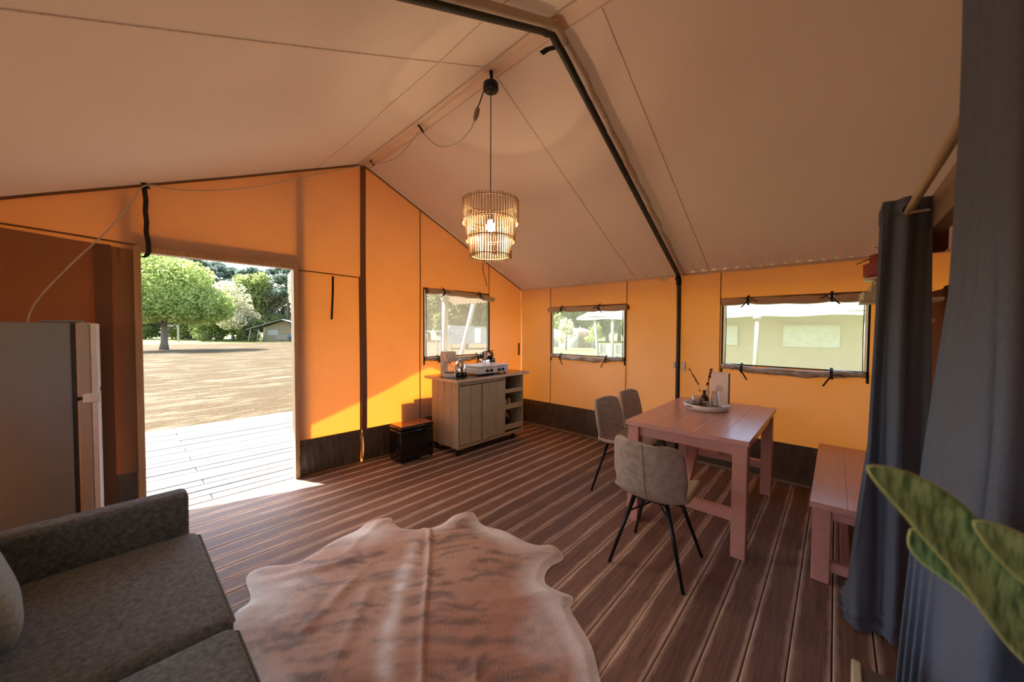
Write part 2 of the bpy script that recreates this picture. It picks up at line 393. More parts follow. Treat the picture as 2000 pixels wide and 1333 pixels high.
# deck outside
dk = struct(MB().b2((-2.6, 4.035, -.22), (6.4, 7.35, -.04)).build('deck_frame', M_sub), 'sunlit weathered plank deck outside the doorway', 'deck')
y = 4.04; k = 0; deck_meshes = {}
while y < 7.3:
    cuts = [-2.6, .55 if k % 3 == 0 else (2.9 if k % 3 == 1 else 1.9), 6.4]
    for a, b in zip(cuts, cuts[1:]):
        L = round(b - a - .006, 3)
        if L not in deck_meshes: deck_meshes[L] = MB().box((0, 0, 0), (L, BW - .012, .032), bev=.005).build('deck_board', M_deck, dk); o = deck_meshes[L]
        else: o = bpy.data.objects.new('deck_board', deck_meshes[L].data); COL.objects.link(o); o.parent = dk
        o.location = ((a + b) / 2, y + BW / 2, -.018 + random.uniform(-.003, .003))
    y += BW + .004; k += 1
# ground
gr = struct(MB().sheet(lambda u, v: Vector((-260 + 520 * u, -200 + 520 * v, -.27)), 40, 40).build('ground', M_ground), 'dry pale meadow grass with whitish patches', 'ground')

def canvas_wall(name, mat, us, zs, hole, pos, top, label, cat='tent wall'):
    """grid wall with holes; us/zs are break lines, refined; pos(u,z)->Vector"""
    def fine(br, step):
        out = []
        for a, b in zip(br, br[1:]):
            n = max(1, int(math.ceil((b - a) / step))); out += [a + (b - a) * i / n for i in range(n)]
        return out + [br[-1]]
    U, Z = fine(us, .14), fine(zs, .14); verts = []; idx = {}; faces = []
    for i, u in enumerate(U):
        for j, z in enumerate(Z):
            idx[i, j] = len(verts); verts.append(pos(u, min(z, top(u))))
    for i in range(len(U) - 1):
        for j in range(len(Z) - 1):
            if Z[j] >= max(top(U[i]), top(U[i + 1])) - 1e-6: continue
            um, zm = (U[i] + U[i + 1]) / 2, (Z[j] + Z[j + 1]) / 2
            if any(a < um < b and c < zm < d for a, b, c, d in hole): continue
            faces.append((idx[i, j], idx[i + 1, j], idx[i + 1, j + 1], idx[i, j + 1]))
    return struct(raw(name, verts, faces, mat), label, cat)
# ---- gable wall (north) with the doorway and one window
DX0, DX1, DZ = .125, 1.19, 2.125
WN = (2.665, 3.775, 1.15, 2.03)
def bulge(u, z): return .012 * math.sin(u * 2.1 + z) * math.sin(z * 1.6 + .4) + .004 * math.sin(u * 7 + z * 3)
def pos_n(u, z): return Vector((u, yg(u) + bulge(u, z), z))
wall_n = canvas_wall('wall_north', M_wall, [XW, DX0, DX1, RX, WN[0], WN[1], XE], [0, .36, WN[2], WN[3], DZ, 3.37],
                     [(DX0, DX1, -.1, DZ), WN], pos_n, lambda u: zroof(u, 4.0) - .004, 'sunlit orange canvas gable wall with doorway and mesh window')
def nstrip(name, pts, w, wdir, mat, off=.012, th=.003, parent=None):
    return MB().strip([Vector((x, yg(x) - off + bulge(x, z), z)) for x, z in pts], w, wdir, th).build(name, mat, parent or wall_n)
def vline(x, z0, z1, n=10): return [(x, z0 + (z1 - z0) * i / n) for i in range(n + 1)]
nstrip('centre_band', vline(1.885, .36, 3.33), .062, (1, 0, 0), M_band, .020, .004)
nstrip('zip_tape', vline(1.842, .30, 2.1), .018, (1, 0, 0), M_band, .024, .003)
nstrip('zip_tape', vline(1.85, .03, .34), .022, (1, 0, 0), M_flap, .034, .004)
for x, z0, z1 in ((2.61, .36, 3.02), (3.79, 1.0, 2.48)): nstrip('seam', vline(x, z0, z1), .012, (1, 0, 0), M_seam)
nstrip('seam', [(1.24 + .065 * i, 2.10 - .0012 * i) for i in range(10)], .012, (0, 0, 1), M_seam)
nstrip('seam', [(XW + .087 * i, 2.205 - .005 * i) for i in range(11)], .014, (0, 0, 1), M_seam)
nstrip('zip_flap', vline(-.062, .05, 2.13), .085, (1, 0, 0), M_band, .034, .006)
nstrip('seam', vline(.02, .36, 2.12), .010, (1, 0, 0), M_seam)
nstrip('roof_hem', [(XW + (RX - XW) * i / 12, zroof(XW + (RX - XW) * i / 12, 4.0) - .012) for i in range(13)], .022, (0, 0, 1), M_seam, .02)
nstrip('roof_hem', [(RX + (XE - RX) * i / 12, zroof(RX + (XE - RX) * i / 12, 4.0) - .012) for i in range(13)], .018, (0, 0, 1), M_seam, .02)
# double layer of cloth left of the door
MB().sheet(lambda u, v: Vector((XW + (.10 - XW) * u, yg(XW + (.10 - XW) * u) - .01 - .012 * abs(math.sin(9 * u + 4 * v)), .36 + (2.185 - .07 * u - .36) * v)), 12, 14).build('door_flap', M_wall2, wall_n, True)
# vinyl skirt along the bottom
def skirt_n(x0, x1, nm=40):
    def f(u, v):
        x = x0 + (x1 - x0) * u; z = .37 * v
        d = .022 + .035 * math.sin(math.pi * v) * (.5 + .5 * math.sin(5 * u + 1)) + .006 * math.sin(u * 60 + v * 4) * (1 - v)
        return Vector((x, yg(x) - d, z))
    return MB().sheet(f, nm, 8).build('skirt', M_skirt, wall_n, True)
skirt_n(1.215, 1.84); skirt_n(1.86, 2.60); skirt_n(2.60, XE - .02); skirt_n(XW, .09)
# gathered pleats beside the jamb
for i in range(9): MB().tube([(1.235, yg(1.23) - .04, .045 + .037 * i), (1.262, yg(1.25) - .05, .05 + .037 * i), (1.30, yg(1.3) - .03, .056 + .037 * i)], [.006, .009, .003], 6).build('pleat', M_skirt, wall_n, True)
# black webbing straps on the gable wall
def strap(pts, w=.028, parent=None, name='strap', mat=None): return MB().strip(pts, w, (1, 0, 0), .003).build(name, mat or M_black, parent or wall_n)
strap([(.165, 4.055, 2.62), (.172, 4.02, 2.5), (.168, 4.03, 2.42), (.174, 4.035, 2.34), (.170, 4.03, 2.26), (.180, 4.035, 2.18), (.182, 4.03, 2.11), (.168, 4.02, 2.07), (.145, 4.02, 2.055)], .03)
strap([(.15, 4.06, 2.665), (.165, 4.03, 2.63), (.185, 4.05, 2.605)], .035)
strap([(1.557, yg(1.55) - .03, 2.07), (1.552, yg(1.55) - .035, 1.9), (1.545, yg(1.55) - .035, 1.75), (1.54, yg(1.55) - .03, 1.61)], .022)
strap([(3.64, yg(3.64) - .03, 2.50), (3.645, yg(3.64) - .03, 2.36), (3.69, yg(3.7) - .03, 2.26), (3.715, yg(3.7) - .035, 2.15)], .010)
strap([(4.425, yg(4.4) - .02, 1.30), (4.42, yg(4.4) - .03, 1.2), (4.425, yg(4.4) - .02, 1.1)], .035)
# ---- east wall with two windows
W2 = (2.05, 3.235, 1.15, 1.84); W3 = (-.215, .93, 1.145, 1.845)
def pos_e(u, z): return Vector((XE + .010 * math.sin(u * 1.9 + z * 1.2) + .005 * math.sin(u * 6 + z * 2), u, z))
wall_e = canvas_wall('wall_east', M_wall, [YS, W3[0], W3[1], 1.375, W2[0], W2[1], 3.87], [0, .385, 1.15, 1.842, 2.19], [W2, W3], pos_e, lambda u: 2.185, 'long orange canvas side wall behind the dining table')
def estrip(name, pts, w, wdir, mat, off=.010, th=.003): return MB().strip([Vector((XE - off + .010 * math.sin(y_ * 1.9 + z * 1.2) + .005 * math.sin(y_ * 6 + z * 2), y_, z)) for y_, z in pts], w, wdir, th).build(name, mat, wall_e)
for yy, z0, z1 in ((3.262, .385, 2.17), (2.035, .385, 2.17), (.952, 1.0, 2.17)): estrip('seam', vline(yy, z0, z1), .009, (0, 1, 0), M_seam)
estrip('eave_hem', [(YS + (3.86 - YS) * i / 20, 2.165) for i in range(21)], .03, (0, 0, 1), M_roofseam, .02)
def skirt_e(y0, y1):
    def f(u, v):
        yy = y0 + (y1 - y0) * u; z = .39 * v
        return Vector((XE - .018 - .02 * math.sin(math.pi * v) * (.6 + .4 * math.sin(7 * u)) - .003 * math.sin(u * 90 + 6 * v) * v, yy, z))
    return MB().sheet(f, 60, 8).build('skirt', M_skirt, wall_e, True)
skirt_e(1.40, 3.86); skirt_e(YS, 1.40)
bb = struct(MB().b2((XE - .06, YS, 0), (XE - .022, 3.82, .022), .004).build('baseboard_east', M_beam), 'thin wooden batten along the foot of the side wall', 'baseboard')
for i, (yy, zz, w, h) in enumerate(((1.545, 2.135, .035, .05), (1.60, 2.14, .025, .035))):
    MB().box((XE - .03, yy, zz), (.004, w, h), (.1, 0, 0)).build('care_tag', M_tag, wall_e)
# ---- west and south walls (out of view, close the room)
W4_fill = (1.35, 2.55, 1.15, 1.84); W5_fill = (-.20, .95, 1.15, 1.84)  # window openings added out of view to let in neutral daylight
wall_w = canvas_wall('wall_west', M_wall, [YS, W5_fill[0], W5_fill[1], W4_fill[0], W4_fill[1], 4.06], [0, .385, 1.15, 1.84, 2.27], [W4_fill, W5_fill], lambda u, z: Vector((XW - .008 * math.sin(u * 2 + z), u, z)), lambda u: 2.265, 'orange canvas side wall behind the sofa')
MB().sheet(lambda u, v: Vector((XW + .02 + .012 * math.sin(math.pi * v), YS + (4.0 - YS) * u, .38 * v)), 40, 6).build('skirt', M_skirt, wall_w, True)
for k, W_ in enumerate((W4_fill, W5_fill)):
    w = struct(thing('window_%d' % (4 + k), None, None), ('unseen mesh window added above the sofa for neutral daylight', 'unseen mesh window added past the near end of the sofa for neutral daylight')[k], 'window')
    MB().sheet(lambda u, v: Vector((XW - .004, W_[0] - .01 + (W_[1] - W_[0] + .02) * u, W_[2] - .01 + .71 * v)), 6, 4).build('mesh_pane', M_veil_e, w)
    for yy in W_[:2]: MB().b2((XW + .004, yy - .012, W_[2]), (XW + .010, yy + .012, W_[3])).build('zip', M_black, w)
    MB().tube([(XW + .045, W_[0] - .02, W_[3] - .01), (XW + .045, (W_[0] + W_[1]) / 2, W_[3] - .022), (XW + .045, W_[1] + .02, W_[3] - .01)], .038, 12).build('rolled_flap', M_flap, w, True)
    MB().tube([(XW + .035, W_[0], W_[2] - .02), (XW + .035, (W_[0] + W_[1]) / 2, W_[2] - .045), (XW + .035, W_[1], W_[2] - .02)], .03, 12).build('rolled_clear_pane', M_plastic, w, True)
struct(MB().sheet(lambda u, v: Vector((XW + (XE - XW) * u, YS, (zroof(XW + (XE - XW) * u, YS) - .01) * v)), 24, 8).build('wall_south', M_darkpanel), 'dark brown lining at the bedroom end', 'tent wall')
# ---- ceiling: two canvas slopes that go on as the porch roof outside
XR0, XR1, YR1 = XW - .50, XE + .30, 5.98  # west eave widened, out of view, to keep sun off the added windows
def roof_pt(x, yy):
    z = zroof(x, yy)
    d = max(0, XE - x) if x > RX else max(0, x - XW)
    z += .013 * math.sin(yy * 62 + x * 3 + 1.5 * math.sin(yy * 3)) * math.exp(-d / .20) * (1 if x > RX else .5)
    z += .012 * math.sin(yy * 5.2 + .6) * math.sin(math.pi * min(1, d / 2.6))
    return Vector((x, yy, z))
xs = [XR0 + (RX - XR0) * i / 36 for i in range(36)] + [RX + (XR1 - RX) * i / 40 for i in range(41)]
NY = 760
verts = []; faces = []
for i, x in enumerate(xs):
    for j in range(NY + 1): verts.append(roof_pt(x, YS - .1 + (YR1 - YS + .1) * j / NY))
for i in range(len(xs) - 1):
    for j in range(NY): a = i * (NY + 1) + j; faces.append((a, a + NY + 1, a + NY + 2, a + 1))
ceil = struct(raw('ceiling', verts, faces, M_roof), 'tan canvas ceiling sloping down on both sides of the ridge', 'ceiling')
def rline(y0, x0, x1, n=30, drop=.004, y1=None): return [roof_pt(x0 + (x1 - x0) * i / n, y0 + ((y1 if y1 is not None else y0) - y0) * i / n) - Vector((0, 0, drop)) for i in range(n + 1)]
for yy in (1.93, 1.07):
    MB().strip(rline(yy, RX, XE - .02, 60, .0015), .008, (0, 1, 0), -.002).build('roof_seam', M_roofseam, ceil, True)
    MB().strip(rline(yy, RX, XW + .05, 60, .0015), .008, (0, 1, 0), .002).build('roof_seam', M_roofseam, ceil, True)
MB().tube([roof_pt(1.42, YS + (4.0 - YS) * i / 40) - Vector((0, 0, .003)) for i in range(41)], .004, 6).build('roof_seam', M_ridge, ceil, True)
def ridge_band(u, v):
    yy = YS + (3.95 - YS) * u; x = RX - .060 + .125 * v; sag = .014 * abs(math.sin(math.pi * (yy - 1.375) / .95))
    return Vector((x, yy, zroof(x, yy) - .010 - sag * (1 - abs(2 * v - 1))))
MB().sheet(ridge_band, 120, 8).build('ridge_band', M_ridge, ceil, True)
for e in (0, 1): MB().tube([ridge_band(i / 120, e) - Vector((0, 0, .001)) for i in range(121)], .0035, 6).build('band_stitch', M_roofseam, ceil, True)
# ---- door frame
d1 = struct(thing('door_1', None, None, (0, 0, 0)), 'open doorway in a raw pine frame', 'door frame')
MB().b2((.098, yg(.1) - .055, 0), (.138, yg(.1) + .035, 2.145), .003).build('door_jamb', M_pine, d1)
MB().b2((1.182, yg(1.2) - .055, 0), (1.222, yg(1.2) + .035, 2.145), .003).build('door_jamb', M_pine, d1)
MB().bar((.138, yg(.1) - .008, 2.122), (1.182, yg(1.2) - .008, 2.122), .088, .046, .003).build('door_header', M_pine, d1)
# timber standing right behind the cloth, seen as darker bands through it
for x in (1.262, .06):
    MB().b2((x - .035, yg(x) + .022, 0), (x + .035, yg(x) + .09, zroof(x, 4.05) - .06)).build('door_stud', M_grey_wood, d1)
MB().bar((.10, yg(.1) + .05, 2.20), (1.24, yg(1.2) + .05, 2.20), .06, .10).build('door_stud', M_grey_wood, d1)
# ---- windows: mesh pane, zip edges, rolled-up canvas flap, rolled-down clear pane, ties
def window(name, label, a, b, z0, z1, along, at, veilm, topkinks, ext0=.02, ext1=.04):
    """along='x' (gable, at=None) or 'y' (east wall)"""
    w = struct(thing(name, None, None), label, 'window')
    def P(t, z, off):
        if along == 'x': x = a + (b - a) * t; return Vector((x, yg(x) - off, z))
        return Vector((XE - off, b + (a - b) * t, z))
    wd = (1, 0, 0) if along == 'x' else (0, 1, 0); L = abs(b - a)
    MB().sheet(lambda u, v: P(u, z0 - .01 + (z1 - z0 + .02) * v, -.004), 8, 6).build('mesh_pane', veilm, w)
    for t, tt in ((0.0, .028), (1.0, .972)):
        MB().strip([P(t, z0 - .02, .012), P(t, (z0 + z1) / 2, .014), P(t, z1, .012)], .016, wd, .004).build('zip', M_black, w)
        MB().strip([P((t + tt) / 2, z0, .008), P((t + tt) / 2, (z0 + z1) / 2, .010), P((t + tt) / 2, z1, .008)], .022, wd, .003).build('zip_tape', M_zipwhite, w)
        MB().strip([P(tt, z0, .014), P(tt + (.004 if t == 0 else -.004), (z0 + z1) / 2, .016), P(tt, z1, .014)], .007, wd, .004).build('zip', M_black, w)
        MB().strip([P(t, z0 - .10, .018), P(t, z0, .018)], .020, wd, .004).build('zip_end', M_black, w)
    # cloth lintel strip and the rolled flap
    MB().strip([P(-.01, z1 + .010, .012), P(1.01, z1 + .010, .012)], .028, (0, 0, 1), .004).build('lintel', M_band, w)
    n = 36; pts = []; rs = []
    for i in range(n + 1):
        t = -ext0 + (1 + ext0 + ext1) * i / n; pinch = sum(math.exp(-((t - k_) / .035) ** 2) for k_ in topkinks)
        pts.append(P(t, z1 - .022 + .008 * math.sin(t * 5) - .012 * math.sin(math.pi * t) + (-.03 * (t > .8) * (t - .8) / .2 if along == 'x' else 0), .05)); rs.append(.038 - .012 * pinch + .003 * math.sin(t * 23))
    roll = MB().tube(pts, rs, 14).build('rolled_flap', M_flap, w, True)
    for e in (0, -1):
        MB().tube([pts[e] + (pts[e] - pts[1 if e == 0 else -2]).normalized() * .002, pts[e] + (pts[e] - pts[1 if e == 0 else -2]).normalized() * .006], [.037, .036], 14).build('roll_end', M_band, roll, True)
    pts = []; rs = []
    for i in range(n + 1):
        t = .005 + .985 * i / n; pts.append(P(t, z0 - .018 - .030 * math.sin(math.pi * t) + .006 * math.sin(t * 17), .035)); rs.append(.026 + .010 * math.sin(math.pi * t) + .004 * math.sin(t * 31 + 1))
    plast = MB().tube(pts, rs, 12).build('rolled_clear_pane', M_plastic, w, True)
    for k_ in range(4):
        MB().tube([P(.05 + .9 * i / 12, z0 - .004 - .030 * math.sin(math.pi * (.05 + .9 * i / 12)) - .012 * k_ + .010 * math.sin(i * 1.7 + k_ * 2), .062) for i in range(13)], .0035, 5).build('fold', M_zipwhite if k_ == 1 else M_plastic, plast, True)
    MB().strip([P(0, z0 + .006, .02), P(1, z0 + .000, .02)], .012, (0, 0, 1), .004).build('zip', M_black, w)
    def tie(t, z, flip, s=1.0):
        MB().strip([P(t, z + .06, .03), P(t, z + .035, .075), P(t, z - .02, .092), P(t + .004, z - .045, .06)], .022, wd, .003).build('tie', M_black, w)
        d = .035 / L * flip
        MB().strip([P(t, z - .01, .092), P(t + d * .6, z - .035 * s, .10), P(t + d * 1.6, z - .085 * s, .095)], .016, wd, .003).build('tie_end', M_black, w)
        MB().strip([P(t, z - .01, .092), P(t - d * 1.2, z + .012, .10), P(t - d * 2.4, z - .012, .095)], .016, wd, .003).build('tie_end', M_black, w)
    for q, t in enumerate(topkinks): tie(t, z1 - .02, 1 if q else -1, .8)
    for q, t in enumerate((.17, .79) if along == 'y' else (.16, .76)): tie(t, z0 - .035, -1 if q else 1, 1.3)
    return w
window('window_1', 'mesh window in the gable wall above the kitchen cabinet', WN[0], WN[1], WN[2], WN[3], 'x', None, M_veil_n, (.24, .80), -.02, .045)
window('window_2', 'mesh window in the side wall next to the tent corner', W2[0], W2[1], W2[2], W2[3], 'y', None, M_veil_e, (.18, .70))
window('window_3', 'wide mesh window in the side wall behind the dining table', W3[0], W3[1], W3[2], W3[3], 'y', None, M_veil_e, (.21, .78), 0, .05)
# ================================================================ TENT FRAME AND LAMP
rib = thing('tent_frame_arch', 'dark steel tent arch with laced canvas sleeve crossing the ceiling', 'tent pole', (4.44, 1.375, 0))
L0 = Vector((4.44, 1.375, 0))
def rp(x, drop): return Vector((x, 1.375, zroof(x, 1.375) - drop)) - L0
east = [rp(RX + .10 + (4.40 - RX - .10) * i / 24, .075) for i in range(25)]
west = [rp(RX - .10 - (RX - .10 - XW - .1) * i / 20, .075) for i in range(21)]
apex = [rp(RX - .05, .085), rp(RX, .082), rp(RX + .05, .085)]
arch = list(reversed(west)) + apex + east
MB().tube(arch, .024, 12).build('arch_pole', M_pole, rib, True)
up = [Vector((0, 0, .0)), Vector((.004, 0, .6)), Vector((-.004, 0, 1.05)), Vector((0, 0, 1.15)), Vector((-.004, 0, 1.7)), Vector((-.02, 0, 2.06)), Vector((-.035, 0, 2.12))]
MB().tube(up, .025, 12).build('upright_pole', M_pole, rib, True)
MB().tube([Vector((-.02, 0, 2.05)), Vector((-.03, 0, 2.10)), Vector((-.06, 0, 2.125))], .032, 12).build('pole_joint', M_blackmetal, rib, True)
for seg in range(5):      # laced canvas sleeve, in lengths, held just south of the pole
    i0, i1 = [(0, 5), (5, 11), (11, 17), (17, 21), (21, 24)][seg]
    pts = [east[i] + Vector((0, -.052, .010)) + Vector((0, .006 * math.sin(i * 2.3), .004 * math.sin(i * 1.7))) for i in range(i0, i1 + 1)]
    MB().tube(pts, [.030 if q not in (0, len(pts) - 1) else .021 for q in range(len(pts))], 10, flat=.8).build('sleeve', M_sleeve, rib, True)
for seg in range(3):
    pts = [west[i] + Vector((0, -.052, .010)) for i in range(seg * 6, seg * 6 + 7)]
    MB().tube(pts, .027, 10, flat=.8).build('sleeve', M_sleeve, rib, True)
MB().tube([rp(RX - .10, .05) + Vector((0, -.03, 0)), rp(RX, .058) + Vector((0, -.03, 0)), rp(RX + .1, .05) + Vector((0, -.03, 0))], .03, 10).build('apex_sleeve', M_sleeve, rib, True)
MB().strip([rp(RX + .06, .09) + Vector((0, .02, 0)), rp(RX + .02, .13) + Vector((0, .05, 0)), rp(RX - .02, .17) + Vector((0, .07, 0))], .04, (1, 0, 0), .004).build('strap', M_black, rib)
# sockets on both sides of the pole
for nm, yy, zz, w, h, lab in (('socket_box', 1.415, 1.105, .035, .075, 'small white socket box left of the dark tent pole'), ('socket_box', 1.315, 1.09, .045, .11, 'taller pale socket box right of the dark tent pole')):
    t = thing(nm, lab, 'socket', (XE - .045, yy, zz - h / 2))
    MB().b2((-.015, -w / 2, 0), (.015, w / 2, h), .004).build('housing', M_tag, t); MB().b2((-.019, -w / 2 + .008, h * .35), (-.015, w / 2 - .008, h * .8), .001).build('cover', M_white, t)

LX, LY = 1.88, 1.925
lamp = thing('pendant_lamp', 'three-tier pendant lamp of pale wooden sticks hanging from the ridge', 'lamp', (LX, LY, 2.035))
MB().lathe([(0, 1.285), (.050, 1.285), (.056, 1.279), (.057, 1.238), (.051, 1.228), (0, 1.226)], n=28).build('ceiling_cap', M_blackmetal, lamp, True)
MB().tube([(0, 0, 1.28), (.008, 0, 1.32), (0, 0, 1.37)], [.018, .010, .014], 8).build('hook', M_blackmetal, lamp, True)
MB().tube([(0, 0, 1.23), (.001, 0, .8), (0, 0, .345)], .0035, 6).build('cord', M_black, lamp, True)
MB().lathe([(0, .345), (.018, .345), (.020, .29), (0, .29)], n=14).build('bulb_holder', M_blackmetal, lamp, True)
MB().lathe([(0, .29), (.014, .285), (.030, .255), (.034, .235), (.028, .21), (.012, .198), (0, .196)], n=16).build('bulb', M_bulb, lamp, True)
stick = None
for (r, z0, z1, n) in ((.205, .255, .430, 62), (.182, .125, .300, 56), (.155, 0.0, .175, 48)):
    tier = MB()
    for z in (z0 + .022, z1 - .018):
        tier.tube([(math.cos(a) * (r - .006), math.sin(a) * (r - .006), z) for a in [2 * math.pi * q / 48 for q in range(48)]], .0045, 6, closed=True)
    tier = tier.build('shade_tier', M_ring, lamp, True); me = None
    for q in range(n):
        a = 2 * math.pi * q / n
        if me is None:
            o = MB().tube([(0, 0, 0), (0, 0, z1 - z0)], .0042, 6).build('shade_stick', M_wicker, tier, True); me = o.data
        else: o = bpy.data.objects.new('shade_stick', me); COL.objects.link(o); o.parent = tier
        o.location = (math.cos(a) * (r + .001), math.sin(a) * (r + .001), z0 + random.uniform(-.003, .003)); o.rotation_euler = (random.uniform(-.012, .012), random.uniform(-.012, .012), 0)
pl = bpy.data.lights.new('bulb_light', 'POINT'); pl.energy = 4.5; pl.color = (1, .80, .55); pl.shadow_soft_size = .03
po = bpy.data.objects.new('bulb_light', pl); COL.objects.link(po); po.parent = lamp; po.location = (0, 0, .17)

cable = thing('power_cable', 'white power cable clipped along the ridge and across the gable wall', 'cable', (1.88, 2.845, 3.30))
c0 = Vector((1.88, 2.845, 3.30))
MB().tube([Vector(p) - c0 for p in ((1.86, 1.96, 3.30), (1.862, 1.99, 3.27), (1.868, 2.03, 3.22), (1.87, 2.06, 3.19))], .0045, 6).build('black_lead', M_black, cable, True)
pg = MB().lathe([(0, 0), (.010, 0), (.018, .025), (.020, .06), (.018, .075), (.012, .09), (0, .09)], n=12).build('plug', M_connector, cable, True); pg.location = Vector((1.878, 2.10, 3.115)) - c0; pg.rotation_euler = (.45, 0, 0)
loop = [(1.88, 2.10, 3.12), (1.88, 2.16, 3.06), (1.88, 2.28, 3.02), (1.88, 2.42, 3.03), (1.88, 2.58, 3.09), (1.88, 2.72, 3.20), (1.88, 2.84, 3.30), (1.88, 2.95, 3.275), (1.88, 3.12, 3.215), (1.88, 3.30, 3.20), (1.88, 3.48, 3.225), (1.88, 3.66, 3.27), (1.88, 3.80, 3.315)]
def smooth(pts, n=4):
    pts = [Vector(p) for p in pts]; out = []
    for i in range(len(pts) - 1):
        p0, p1, p2, p3 = pts[max(i - 1, 0)], pts[i], pts[i + 1], pts[min(i + 2, len(pts) - 1)]
        for k in range(n):
            t = k / n; out.append(.5 * ((2 * p1) + (p2 - p0) * t + (2 * p0 - 5 * p1 + 4 * p2 - p3) * t * t + (3 * p1 - p0 - 3 * p2 + p3) * t ** 3))
    return out + [pts[-1]]
MB().tube([p - c0 for p in smooth(loop)], .006, 6).build('cable_run', M_cablewhite, cable, True)
run2 = [(1.88, 3.80, 3.315), (1.78, 3.93, 3.28), (1.60, 3.96, 3.19), (1.24, 3.97, 3.00), (.92, 3.99, 2.83), (.60, 4.0, 2.70), (.36, 4.02, 2.64), (.17, 4.03, 2.62), (.10, 4.02, 2.48), (-.02, 3.99, 2.24), (-.20, 3.95, 1.95), (-.36, 3.93, 1.66), (-.40, 3.92, 1.45)]
MB().tube([p - c0 for p in smooth(run2)], .0055, 6).build('cable_run', M_cablewhite, cable, True)
for p in ((1.88, 2.845, 3.325), (1.885, 3.80, 3.325)):
    MB().strip([Vector(p) + Vector((-.02, 0, .03)) - c0, Vector(p) + Vector((0, -.02, -.005)) - c0, Vector(p) + Vector((.03, -.01, -.03)) - c0], .03, (0, 1, .3), .006).build('clip', M_black, cable)

# ================================================================ DINING TABLE, CHAIRS, BENCH
TX0, TX1, TY0, TY1, TZ = 2.70, 4.08, .395, 1.225, .797
tb = thing('dining_table', 'rose-pink painted wooden dining table with thick square legs', 'table', ((TX0 + TX1) / 2, (TY0 + TY1) / 2, 0))
tc = Vector((( TX0 + TX1) / 2, (TY0 + TY1) / 2, 0)); hx, hy = (TX1 - TX0) / 2, (TY1 - TY0) / 2
nb = 5; pw = (2 * hy) / nb
for i in range(nb): MB().box((0, -hy + pw * (i + .5), TZ - .0175), (2 * hx, pw - .0006, .035), bev=.0012).build('top_plank', M_pinkwood, tb)
for sx in (-1, 1):
    for sy in (-1, 1): MB().box((sx * (hx - .065), sy * (hy - .055), (TZ - .035) / 2), (.085, .085, TZ - .035), bev=.003).build('leg', M_pinkwood, tb)
    MB().box((sx * (hx - .065), 0, TZ - .075), (.045, 2 * hy - .19, .08), bev=.003).build('apron', M_pinkwood, tb)
    MB().box((sx * (hx - .065), 0, .27), (.055, 2 * hy - .19, .07), bev=.003).build('stretcher', M_pinkwood, tb)
    MB().bar((sx * (hx - .09), 0, .30), (sx * (hx - .50), 0, TZ - .045), .06, .045, .003).build('brace', M_pinkwood, tb)
for sy in (-1, 1): MB().box((0, sy * (hy - .055), TZ - .075), (2 * hx - .21, .045, .08), bev=.003).build('apron', M_pinkwood, tb)

BX0, BX1, BY0, BY1, BZ = 2.79, 4.30, -.24, .095, .485
bn = thing('bench', 'rose-pink painted wooden bench beside the blue-grey curtain', 'bench', ((BX0 + BX1) / 2, (BY0 + BY1) / 2, 0))
bx, by = (BX1 - BX0) / 2, (BY1 - BY0) / 2
for i in range(2): MB().box((0, -by + by * (i + .5), BZ - .018), (2 * bx, by - .0006, .036), bev=.0012).build('seat_plank', M_pinkwood, bn)
for sx in (-1, 1):
    for sy in (-1, 1): MB().box((sx * (bx - .06), sy * (by - .055), (BZ - .036) / 2), (.075, .085, BZ - .036), bev=.003).build('leg', M_pinkwood, bn)
    MB().box((sx * (bx - .06), 0, BZ - .07), (.04, 2 * by - .18, .065), bev=.003).build('apron', M_pinkwood, bn)
    MB().box((sx * (bx - .06), 0, .10), (.045, 2 * by - .18, .06), bev=.003).build('stretcher', M_pinkwood, bn)
MB().box((0, 0, .10), (2 * bx - .18, .045, .055), bev=.003).build('stretcher', M_pinkwood, bn)
for sy in (-1, 1): MB().box((0, sy * (by - .055), BZ - .07), (2 * bx - .2, .035, .06), bev=.003).build('apron', M_pinkwood, bn)

PROF = [(.235, .462), (.20, .478), (.12, .476), (.02, .462), (-.08, .452), (-.15, .462), (-.195, .50), (-.222, .56), (-.240, .64), (-.256, .72), (-.272, .79), (-.282, .825), (-.285, .838)]
def prof(t):
    f = t * (len(PROF) - 1); i = min(int(f), len(PROF) - 2); q = f - i
    p0, p1, p2, p3 = [Vector(PROF[max(0, min(len(PROF) - 1, k))]) for k in (i - 1, i, i + 1, i + 2)]
    return .5 * ((2 * p1) + (p2 - p0) * q + (2 * p0 - 5 * p1 + 4 * p2 - p3) * q * q + (3 * p1 - p0 - 3 * p2 + p3) * q ** 3)
def shell(u, v):
    p = prof(u); s = 2 * v - 1
    w = .225 if u < .35 else .225 + .012 * math.sin((u - .35) / .25 * math.pi) if u < .6 else .225 - .035 * ((u - .6) / .4) ** 1.3
    if u < .12: w *= .90 + .10 * math.sqrt(u / .12)
    if u > .80: w *= 1 - .16 * ((u - .80) / .20) ** 2.2
    if .36 < u < .66: w *= 1 - .13 * math.sin((u - .36) / .30 * math.pi) ** 2 * (1 if u < .51 else .75)
    e = abs(s) ** 2.6
    back = min(1, max(0, (u - .38) / .2))
    return Vector((p.x + .085 * e * back - .02 * e * (1 - back), s * w, p.y + .035 * e * (1 - back) + .03 * e * (1 - back) * u * 2 - .030 * abs(s) ** 5 * (u > .8) * ((u - .8) * 5) ** 2 + .010 * s * (u > .85)))
